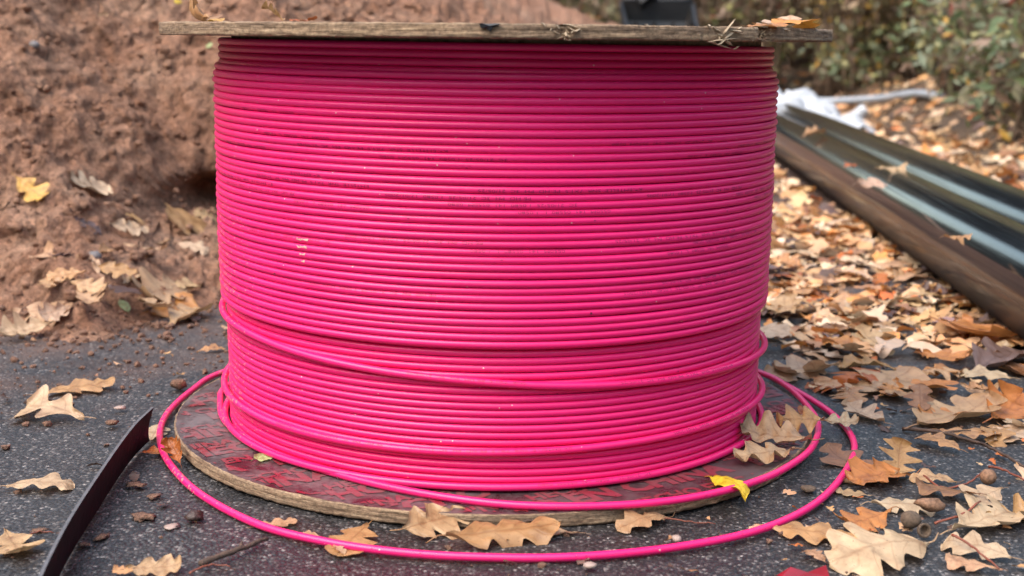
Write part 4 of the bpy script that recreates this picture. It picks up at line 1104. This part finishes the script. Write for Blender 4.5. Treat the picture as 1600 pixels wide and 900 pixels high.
twig([(1035, 814, 0.002), (1075, 818, 0.001), (1118, 820, 0)], 0.0007, 0.0005, M['redtwig'], 'thin red stem right of the small folded leaf')
twig([(34, 844, 0), (60, 836, 0.002), (84, 834, 0)], 0.0008, 0.0006, M['redtwig'], 'thin red stalk left of the black strip')
twig([(1372, 862, 0), (1372, 845, 0.002), (1374, 832, 0.004)], 0.0008, 0.0006, M['bark'], 'short dark stalk above the large pale leaf')
twig([(1545, 732, 0.001), (1570, 740, 0.002), (1600, 752, 0)], 0.0014, 0.001, M['redtwig'], 'brown stalk right of the oak gall')
def blob(name, px, py, r, m, label, cat, flat=0.9, rough=0.05, stretch=1.0, yaw=0.0, z=0.0, seed=1):
    p = onz(px, py, z + r * flat); V = lump(1.0, seed, 1.0, rough * 1.5) * np.array([r * stretch, r, r * flat]); V = rotz(V, yaw)
    o = link(name, mesh(name, V, ICOF, m)); o.location = p; tag(o, label, cat); return o
blob('oak_gall', 1544, 745, 0.0080, M['gall'], 'round brown speckled oak gall on a red stalk', 'oak gall', 1.0, 0.03, seed=3)
blob('acorn', 1423, 812, 0.0085, M['acorn'], 'grey brown acorn lying on pale leaves', 'acorn', 0.95, 0.05, 1.1, 0.4, 0.004, 5)
blob('woody_bud', 1453, 788, 0.0068, M['gall'], 'rough brown woody bud lying above the acorn', 'bud', 0.9, 0.25, 2.0, 0.05, 0.006, 8)
# acorn cup with its hollow turned to the viewer
def lathe(prof, n=28):
    V = []; F = []
    for (r, z) in prof: V += [(r * math.cos(2 * PI * i / n), r * math.sin(2 * PI * i / n), z) for i in range(n)]
    for k in range(len(prof) - 1): F += [(k * n + i, k * n + (i + 1) % n, (k + 1) * n + (i + 1) % n, (k + 1) * n + i) for i in range(n)]
    return np.array(V), F
V, F = lathe([(0.0005, -0.008), (0.005, -0.0068), (0.0076, -0.003), (0.008, 0.0), (0.0074, 0.0008), (0.0052, 0.0006), (0.0048, -0.002), (0.003, -0.0045), (0.0004, -0.0052)])
o = link('acorn_cup', mesh('acorn_cup', V, F, M['acorn'])); o.scale = (0.82, 0.82, 0.82); o.location = onz(1445, 829, 0.007); o.rotation_euler = (math.radians(75), 0, math.radians(12)); tag(o, 'empty acorn cup with its hollow facing the viewer', 'acorn cup')
blob('seed_pod', 305, 806, 0.0065, M['pod'], 'dark round seed pod inside the outer loop shadow at front left', 'pod', 0.75, 0.25, 1.2, 0.3, 0, 21)
blob('seed_pod', 1263, 668 + 95, 0.0078, M['acorn'], 'brown flat acorn cap between the two loops on the right', 'acorn cap', 0.35, 0.08, 1.0, 0, 0, 22)
blob('seed_pod', 1388, 858, 0.0058, M['pod'], 'dark shrivelled pod above the large pale leaf', 'pod', 0.6, 0.25, 1.4, 0.2, 0, 23)
blob('seed_pod', 62, 628, 0.0085, M['pod'], 'dark pod under the camel leaf on the left', 'pod', 0.7, 0.2, 1.7, 0.1, 0, 24)
blob('pebble', 922, 883, 0.0044, M['pinkstone'], 'small pale pink pebble at the front edge below the outer loop', 'pebble', 0.6, 0.15, 1.4, 0.1, 0, 31)
blob('pebble', 1058, 841, 0.0042, M['pinkstone'], 'pale pebble just inside the outer loop, right of the middle', 'pebble', 0.8, 0.2, 1.1, 0.5, 0, 32)
blob('pebble', 281, 599, 0.0085, M['crumb'], 'round brown lump on the asphalt left of the outer loop top', 'earth lump', 0.8, 0.25, 1.1, 0, 0, 33)
blob('pebble', 188, 637, 0.0045, M['pinkstone'], 'small tan pebble between the pale leaf and the strip tip', 'pebble', 0.5, 0.2, 1.5, 0.1, 0, 34)
blob('pebble', 176, 660, 0.0052, M['crumb'], 'small dark lump right of the pale pointed leaf', 'earth lump', 0.6, 0.2, 1.5, 0.1, 0, 35)
for i, (px, py, r) in enumerate([(212, 757, 0.006), (270, 822, 0.0045), (160, 838, 0.005), (225, 805, 0.0075), (130, 850, 0.004), (60, 828, 0.004), (240, 775, 0.005)]):
    blob('earth_lump', px, py, r, M['crumb'] if i != 1 else M['pinkstone'], ['flat brown crumb right of the black strip', 'pale crumb left of the dark twig', 'tan crumb close to the black strip', 'clump of brown debris between the strip and the loop', 'tiny crumb hugging the strip', 'small crumb left of the strip', 'small brown crumb below the orange leaf'][i], 'earth lump', 0.25, 0.5, 1.4, i * 0.7, 0, 40 + i)
p = hit(149, 409)
o = link('pebble', mesh('pebble', lump(0.012, 61, 0.85, 0.12), ICOF, M['stone'])); o.location = p + np.array([0, -0.006, 0.006]); tag(o, 'blue grey pebble on the earth heap', 'pebble')
p = hit(56, 80)
o = link('pebble', mesh('pebble', lump(0.010, 63, 0.85, 0.12), ICOF, M['stone'])); o.location = p + np.array([0, -0.006, 0.006]); tag(o, 'small grey stone high on the heap at the left', 'pebble')
# dark red scrap at the bottom edge
q = [onz(a, b_, 0.004) for a, b_ in ((1212, 900), (1235, 893), (1262, 896), (1290, 892), (1296, 905), (1250, 915), (1210, 912))]
Vq = np.array(q); Vq[:, 2] += np.array([0, 0.004, 0.001, 0.005, 0.002, 0, 0]); kk = len(q); Vq = np.vstack([Vq, Vq - np.array([0, 0, 0.003])])
F = [tuple(range(kk)), tuple(reversed(range(kk, 2 * kk)))] + [(i, i + kk, (i + 1) % kk + kk, (i + 1) % kk) for i in range(kk)]
tag(link('plastic_scrap', mesh('plastic_scrap', Vq, F, M['redscrap'], False)), 'dark red plastic scrap at the bottom edge right of the middle', 'scrap')

# water beads on wet leaves, the flange and the cable
J = Join(); half = ICO1V.copy(); half[:, 2] = np.maximum(half[:, 2], -0.25) * 0.75
bpy.context.view_layer.update()
for o_ in [o for o in bpy.data.objects if o.get('label', '').startswith(('wet tan leaf', 'wet pale leaf', 'camel leaf draped'))]:
    nv = len(o_.data.vertices)
    for i in range(55):
        p = np.array(o_.matrix_world @ o_.data.vertices[random.randrange(0, 48 * 9)].co); r = random.uniform(0.0005, 0.0013); J.add(half * r + p, ICO1F)
for i in range(160):
    k = random.randrange(60, len(inner_path) - 50); p = inner_path[k]; r = random.uniform(0.0004, 0.0010)
    a = random.uniform(-1.3, 0.5); d = p[:2] / np.linalg.norm(p[:2]); q = p + np.array([d[0] * math.cos(a), d[1] * math.cos(a), math.sin(a)]) * TR; J.add(ICO1V * r + q, ICO1F)
for i in range(120):
    k = random.randrange(60, len(outer_path) - 50); p = outer_path[k]; r = random.uniform(0.0004, 0.0009)
    a = random.uniform(-0.8, 0.9); d = p[:2] / np.linalg.norm(p[:2]); q = p + np.array([d[0] * math.cos(a), d[1] * math.cos(a), math.sin(a)]) * TR; J.add(ICO1V * r + q, ICO1F)
tag(link('water_droplets', J.mesh('water_droplets', M['drop'])), 'tiny water beads on the loops and wet leaves', 'water drops', kind='stuff')

# ------------------------------------------------------------------ white sheet, grey duct, digger bucket
def sheet():
    c0 = onz(1215, 214, 0.0); root = empty('plastic_sheet', tuple(c0)); tag(root, 'crumpled white plastic sheet lying at the far end of the pipes', 'plastic sheet')
    nu, nv = 60, 36; U, W = np.meshgrid(np.linspace(-1, 1, nu), np.linspace(-1, 1, nv), indexing='ij')
    rr = np.clip(1 - np.abs(U) ** 2.2, 0, 1) * np.clip(1 - np.abs(W) ** 2.5, 0, 1)
    Zs = 0.15 * rr ** 0.6 * (0.85 + 0.35 * fbm(U * 2.2, W * 2.2, 3, 81)) + 0.045 * np.abs(fbm(U * 5, W * 5, 4, 85)) + 0.004
    Zs *= np.where(U > 0.25, np.clip(1.15 - 0.6 * U, 0.3, 1), 1)
    X_ = c0[0] + 0.06 + U * 0.43 + 0.03 * fbm(U * 3, W * 3, 2, 87); Y_ = c0[1] + 0.38 + W * 0.20 - U * 0.05
    link('sheet_body', mesh('sheet_body', np.stack([X_, Y_, Zs], -1).reshape(-1, 3), grid_faces(nu, nv), M['bag']), root)
    a = onz(1290, 206, 0.0); b_ = onz(1345, 204, 0.0)
    P = crom([(a[0] - 0.05, a[1], 0.02), (a[0] + 0.05, a[1], 0.035), (b_[0] - 0.03, b_[1], 0.06), (b_[0] + 0.02, b_[1], 0.11)], 6)
    V, F = tube(P, np.array([0.05, 0.048, 0.046, 0.045, 0.042, 0.040, 0.038, 0.037, 0.036, 0.036, 0.035, 0.035, 0.034, 0.034, 0.033, 0.033, 0.032, 0.03, 0.026])[:len(P)], 14)
    V += 0.009 * np.stack([vnoise(V[:, 0] * 30, V[:, 2] * 30, None, 3)] * 3, -1)
    link('rolled_end', mesh('rolled_end', V, F, M['bag']), root)
sheet()
def at_depth(px, py, Dp): v = ray(px, py); return CAM + v * (Dp / (v @ CF))
P = crom([at_depth(a, b_, d) for a, b_, d in ((1130, 164, 7.6), (1235, 158, 7.7), (1300, 158, 7.7), (1370, 154, 7.4), (1440, 146, 7.0), (1490, 160, 6.9))], 10)
V, F = tube(P, 0.020, 12); tag(link('grey_duct', mesh('grey_duct', V, F, M['duct'])), 'thin grey plastic duct lying across the leaves behind the white sheet', 'duct')

bk = onz(1030, 60, 0.42); D = 8.3
def at_depth(px, py, Dp): v = ray(px, py); return CAM + v * (Dp / (v @ CF))
def bucket():
    c = at_depth(1030, 30, D); root = empty('digger_bucket', (c[0], c[1], c[2] - 0.25)); tag(root, 'dark steel digger bucket behind the earth heap, above the reel', 'bucket')
    w = 0.22; prof = [(0.16, 0.11), (0.18, -0.02), (0.13, -0.16), (0.0, -0.24), (-0.14, -0.21), (-0.22, -0.08)]   # y, z
    prof2 = [(y * 0.93, z * 0.93 + 0.006) for y, z in prof]
    J = Join(); V = []
    for sx_ in (-1, 1): V += [(c[0] + sx_ * w * (1.0 if z > 0 else 0.90), c[1] + y, c[2] + z) for y, z in prof] + [(c[0] + sx_ * w * (1.0 if z > 0 else 0.90), c[1] + y, c[2] + z) for y, z in prof2]
    n = len(prof); F = []
    for k in range(n - 1):
        F.append((k, k + 1, 2 * n + k + 1, 2 * n + k)); F.append((n + k, 2 * n + n + k, 2 * n + n + k + 1, n + k + 1))
    F += [(0, 2 * n, 3 * n, n), (n - 1, 2 * n - 1, 4 * n - 1, 3 * n - 1)]
    link('bucket_shell', mesh('bucket_shell', V, F, M['bucket'], False), root)
    for sx_ in (-1, 1):
        x0 = c[0] + sx_ * w * 0.93; x1 = x0 + sx_ * 0.018; V = [(x0 + (0.0 if z <= 0 else sx_ * 0.016), c[1] + y, c[2] + z) for y, z in prof] + [(x1 + (0.0 if z <= 0 else sx_ * 0.016), c[1] + y, c[2] + z) for y, z in prof]
        F = [tuple(range(n)), tuple(reversed(range(n, 2 * n)))] + [(i, i + n, (i + 1) % n + n, (i + 1) % n) for i in range(n)]
        link('side_plate', mesh('side_plate', V, F, M['bucket'], False), root)
    P = crom([(c[0] - w, c[1] + 0.165, c[2] + 0.118), (c[0], c[1] + 0.167, c[2] + 0.118), (c[0] + w * 1.05, c[1] + 0.165, c[2] + 0.118)], 3)
    link('top_lip', mesh('top_lip', *tube(P, 0.018, 8), M['bucket']), root)
    for i in range(4):
        x = c[0] - w * 0.8 + i * w * 0.53; V, F = shard((x, c[1] - 0.22, c[2] - 0.08), (0, -0.7, 0.5), 0.10, 0.022, i)
        link('tooth', mesh('tooth', V, F, M['bucket'], False), root)
    P = crom([(c[0] - 0.05, c[1] + 0.14, c[2] + 0.10), (c[0] - 0.18, c[1] + 0.35, c[2] + 0.35), (c[0] - 0.40, c[1] + 0.9, c[2] + 1.0)], 4)
    link('arm', mesh('arm', *tube(P, 0.065, 6), M['bucket'], False), root)
    P = crom([(c[0] - 0.33, c[1] + 0.02, c[2] + 0.155), (c[0] - 0.06, c[1] + 0.05, c[2] + 0.155)], 3)
    link('linkage', mesh('linkage', *tube(P, 0.024, 6), M['bucket'], False), root)
bucket()

# ------------------------------------------------------------------ shrubs and brambles on the bank
def shrub(x, y, h, spread, n_stem, n_leaf, pal, label, group, seed, ls=(0.02, 0.045), name='shrub'):
    q = np.random.default_rng(seed); z0 = float(terrain(np.array([x]), np.array([y]))[0])
    root = empty(name, (x, y, z0)); tag(root, label, 'shrub', group)
    J = Join(); tips = []
    for i in range(n_stem):
        a = q.uniform(0, 2 * PI); lean = q.uniform(0.15, 1.0) * spread; hh = h * q.uniform(0.55, 1.05)
        b0 = np.array([x + q.normal(0, 0.06), y + q.normal(0, 0.06), z0 - 0.02])
        P = crom([b0, b0 + [math.cos(a) * lean * 0.25, math.sin(a) * lean * 0.25, hh * 0.45], b0 + [math.cos(a) * lean * 0.6, math.sin(a) * lean * 0.6, hh * 0.8], b0 + [math.cos(a) * lean, math.sin(a) * lean, hh * (1.0 if q.random() < 0.6 else 0.75)]], 4)
        J.add(*tube(P, np.linspace(0.008, 0.002, len(P)) * q.uniform(0.6, 1.4), 5))
        for k in range(3, len(P)):
            tips.append(P[k])
            if q.random() < 0.55:
                e = q.normal(0, 1, 3); e[2] = abs(e[2]) * 0.5; e /= np.linalg.norm(e); L = q.uniform(0.08, 0.28)
                Q = np.array([P[k], P[k] + e * L * 0.5, P[k] + e * L + [0, 0, -0.03]]); J.add(*tube(Q, np.array([0.003, 0.002, 0.001]), 4))
                tips += [Q[1], Q[2]]
    link('stems', J.mesh('stems', M['stem']), root)
    tips = np.array(tips); k = q.integers(0, len(tips), n_leaf); C = tips[k] + q.normal(0, 0.05, (n_leaf, 3))
    C[:, 2] = np.maximum(C[:, 2], z0 + 0.02)
    L = q.uniform(ls[0], ls[1], n_leaf); a = q.normal(0, 1, (n_leaf, 3)); a /= np.linalg.norm(a, axis=1)[:, None]
    b_ = np.cross(a, q.normal(0, 1, (n_leaf, 3))); b_ /= np.linalg.norm(b_, axis=1)[:, None]; nrm = np.cross(a, b_)
    V = np.stack([C - a * L[:, None], C + b_ * (L * 0.42)[:, None] + nrm * (L * 0.12)[:, None], C + a * L[:, None], C - b_ * (L * 0.42)[:, None] + nrm * (L * 0.12)[:, None], C + nrm * (L * -0.05)[:, None]], 1).reshape(-1, 3)
    i0 = np.arange(n_leaf) * 5; F = np.concatenate([np.stack([i0, i0 + 1, i0 + 4], -1), np.stack([i0 + 1, i0 + 2, i0 + 4], -1), np.stack([i0 + 2, i0 + 3, i0 + 4], -1), np.stack([i0 + 3, i0, i0 + 4], -1)])
    me = mesh('foliage', V, F, M['foliage'], False)
    pc = np.array([c for c, w in pal]); pw = np.array([w for c, w in pal], float); pw /= pw.sum()
    cc = pc[q.choice(len(pc), n_leaf, p=pw)] * q.uniform(0.7, 1.25, (n_leaf, 1)); cc = np.repeat(np.hstack([cc, np.ones((n_leaf, 1))]), 5, 0)
    at = me.color_attributes.new('Col', 'FLOAT_COLOR', 'POINT'); at.data.foreach_set('color', cc.astype(np.float32).ravel())
    link('foliage', me, root)
    return root
OLIVE = (0.15, 0.135, 0.070); GRN = (0.10, 0.13, 0.055); YGR = (0.27, 0.25, 0.10); BRN = (0.19, 0.125, 0.085); RED = (0.20, 0.05, 0.035); GOLD = (0.38, 0.22, 0.04); DRY = (0.26, 0.18, 0.11); SAGE = (0.16, 0.18, 0.11)
P_DRY = [(OLIVE, 3), (BRN, 4), (DRY, 3), (YGR, 1.5), (GRN, 1), (RED, 0.15)]
P_GRN = [(GRN, 3), (OLIVE, 3), (SAGE, 2), (YGR, 2), (GOLD, 0.6), (RED, 0.15), (BRN, 2)]
P_GLD = [(OLIVE, 3), (YGR, 3), (GOLD, 2), (BRN, 3), (DRY, 2), (RED, 0.2)]
def gxy(px, Dp): v = ray(px, 300); v2 = v / (v @ CF); p = CAM + v2 * Dp; return p[0], p[1]
SH_ = [  # pixel column, depth, height, spread, palette, label
 (1085, 9.4, 1.3, 0.55, P_DRY, 'brownish thin shrub behind the digger bucket'), (1130, 10.2, 1.6, 0.6, P_GLD, 'olive and gold shrub just right of the bucket'),
 (1190, 9.2, 1.2, 0.5, P_DRY, 'dull brown shrub above the right end of the upper flange'), (1240, 9.8, 1.5, 0.6, P_DRY, 'grey brown shrub behind the right end of the flange'),
 (1290, 9.0, 1.2, 0.55, P_GLD, 'yellow flecked shrub behind the white sheet'), (1340, 9.7, 1.5, 0.6, P_DRY, 'reddish brown shrub behind the grey duct'),
 (1385, 8.9, 1.2, 0.5, P_GLD, 'gold leaved shrub above the middle of the duct'), (1430, 9.5, 1.6, 0.6, P_GRN, 'green brown shrub above the right end of the duct'),
 (1475, 8.6, 1.2, 0.5, P_DRY, 'sparse dry shrub on the bank above the duct end'), (1520, 8.2, 1.4, 0.55, P_GRN, 'green bramble at the upper right of the bank'),
 (1570, 7.6, 1.3, 0.55, P_GRN, 'tall leafy green bramble at the right edge'), (1545, 5.9, 0.55, 0.35, P_GRN, 'low green bramble on the bank near the right edge'),
 (1590, 5.2, 0.5, 0.3, P_GRN, 'small green bramble lowest at the right edge'), (1495, 7.0, 0.5, 0.4, P_GRN, 'low dark bramble at the foot of the bank'),
 (1420, 8.8, 0.4, 0.4, P_GRN, 'low green shrub below the duct end'), (1330, 8.8, 0.35, 0.35, P_GRN, 'low green shrub behind the rolled sheet end'),
 (1640, 6.5, 1.2, 0.5, P_GRN, 'green bramble just beyond the right edge'), (1700, 8.5, 1.6, 0.7, P_DRY, 'dry shrub far right on the bank'), (1030, 11.0, 1.9, 0.7, P_DRY, 'tall dark shrub behind the heap')]
for i, (px, Dp, h, sp, pal, lab) in enumerate(SH_):
    x, y = gxy(px, Dp); shrub(x, y, h, sp, 26 if h > 0.8 else 16, 1500 if h > 0.8 else 700, pal, lab, None, 900 + i, name='shrub' if 'bramble' not in lab else 'bramble')
# a thicket behind, dense enough to read as one mass
def thicket():
    q = np.random.default_rng(5); n = 64000
    x = q.uniform(-4, 12, n); y = q.uniform(10.2, 15.5, n); z = bank(x, y) + q.uniform(0.0, 1.0, n) ** 1.3 * (0.95 + 0.35 * vnoise(x * 0.8, y * 0.8, None, 9))
    C = np.stack([x, y, z], -1); L = q.uniform(0.03, 0.075, n); a = q.normal(0, 1, (n, 3)); a /= np.linalg.norm(a, axis=1)[:, None]; b_ = np.cross(a, q.normal(0, 1, (n, 3))); b_ /= np.linalg.norm(b_, axis=1)[:, None]
    V = np.stack([C - a * L[:, None], C + b_ * (L * 0.45)[:, None], C + a * L[:, None], C - b_ * (L * 0.45)[:, None]], 1).reshape(-1, 3); i0 = np.arange(n) * 4
    F = np.stack([i0, i0 + 1, i0 + 2, i0 + 3], -1); me = mesh('thicket', V, F, M['foliage'], False)
    pal = [(OLIVE, 4), (BRN, 6), (DRY, 2), (YGR, 1), (GRN, 1.5), (RED, 0.4)]; pc = np.array([c for c, w in pal]); pw = np.array([w for c, w in pal], float); pw /= pw.sum()
    cc = pc[q.choice(len(pc), n, p=pw)] * q.uniform(0.6, 1.2, (n, 1)); cc = np.repeat(np.hstack([cc, np.ones((n, 1))]), 4, 0)
    at = me.color_attributes.new('Col', 'FLOAT_COLOR', 'POINT'); at.data.foreach_set('color', cc.astype(np.float32).ravel())
    tag(link('thicket', me), 'tangled brown and olive undergrowth filling the background', 'undergrowth', kind='stuff')
thicket()

# unseen ring of wood, added to cut low sky light and darken pipe reflections
def far_wood():
    q = np.random.default_rng(15); n = 64000
    az = q.uniform(-PI, PI, n); rad = q.uniform(17.0, 22.5, n); x = rad * np.sin(az); y = rad * np.cos(az)
    edge = 0.25 * vnoise(y * 1.1, y * 0 + 4.0, None, 3)
    ride = (np.abs(x - 0.05 + edge) < 1.25) & (y > 0) | (np.abs(x + 0.5 + edge) < 2.2) & (y < 0)      # gaps in the ring; the front one shaped to put a sky highlight on the pipes
    top = np.where(ride, 1.0, 7.2 + 0.8 * vnoise(x * 0.5, y * 0.5, None, 19))
    z = bank(x, y) + q.uniform(0.0, 1.0, n) * top
    C = np.stack([x, y, z], -1); L = q.uniform(0.20, 0.40, n); a = q.normal(0, 1, (n, 3)); a /= np.linalg.norm(a, axis=1)[:, None]; b_ = np.cross(a, q.normal(0, 1, (n, 3))); b_ /= np.linalg.norm(b_, axis=1)[:, None]
    V = np.stack([C - a * L[:, None], C + b_ * (L * 0.6)[:, None], C + a * L[:, None], C - b_ * (L * 0.6)[:, None]], 1).reshape(-1, 3); i0 = np.arange(n) * 4
    me = mesh('far_wood', V, np.stack([i0, i0 + 1, i0 + 2, i0 + 3], -1), M['foliage'], False)
    pc = np.array([(0.030, 0.034, 0.020), (0.036, 0.030, 0.022), (0.022, 0.028, 0.016)]); cc = pc[q.integers(0, 3, n)] * q.uniform(0.6, 1.1, (n, 1)); cc = np.repeat(np.hstack([cc, np.ones((n, 1))]), 4, 0)  # very dark tones paint in the shade inside the wood
    at = me.color_attributes.new('Col', 'FLOAT_COLOR', 'POINT'); at.data.foreach_set('color', cc.astype(np.float32).ravel())
    tag(link('far_wood', me), 'unseen ring of dark wood added around the scene to block low sky light', 'wood', kind='stuff')
far_wood()
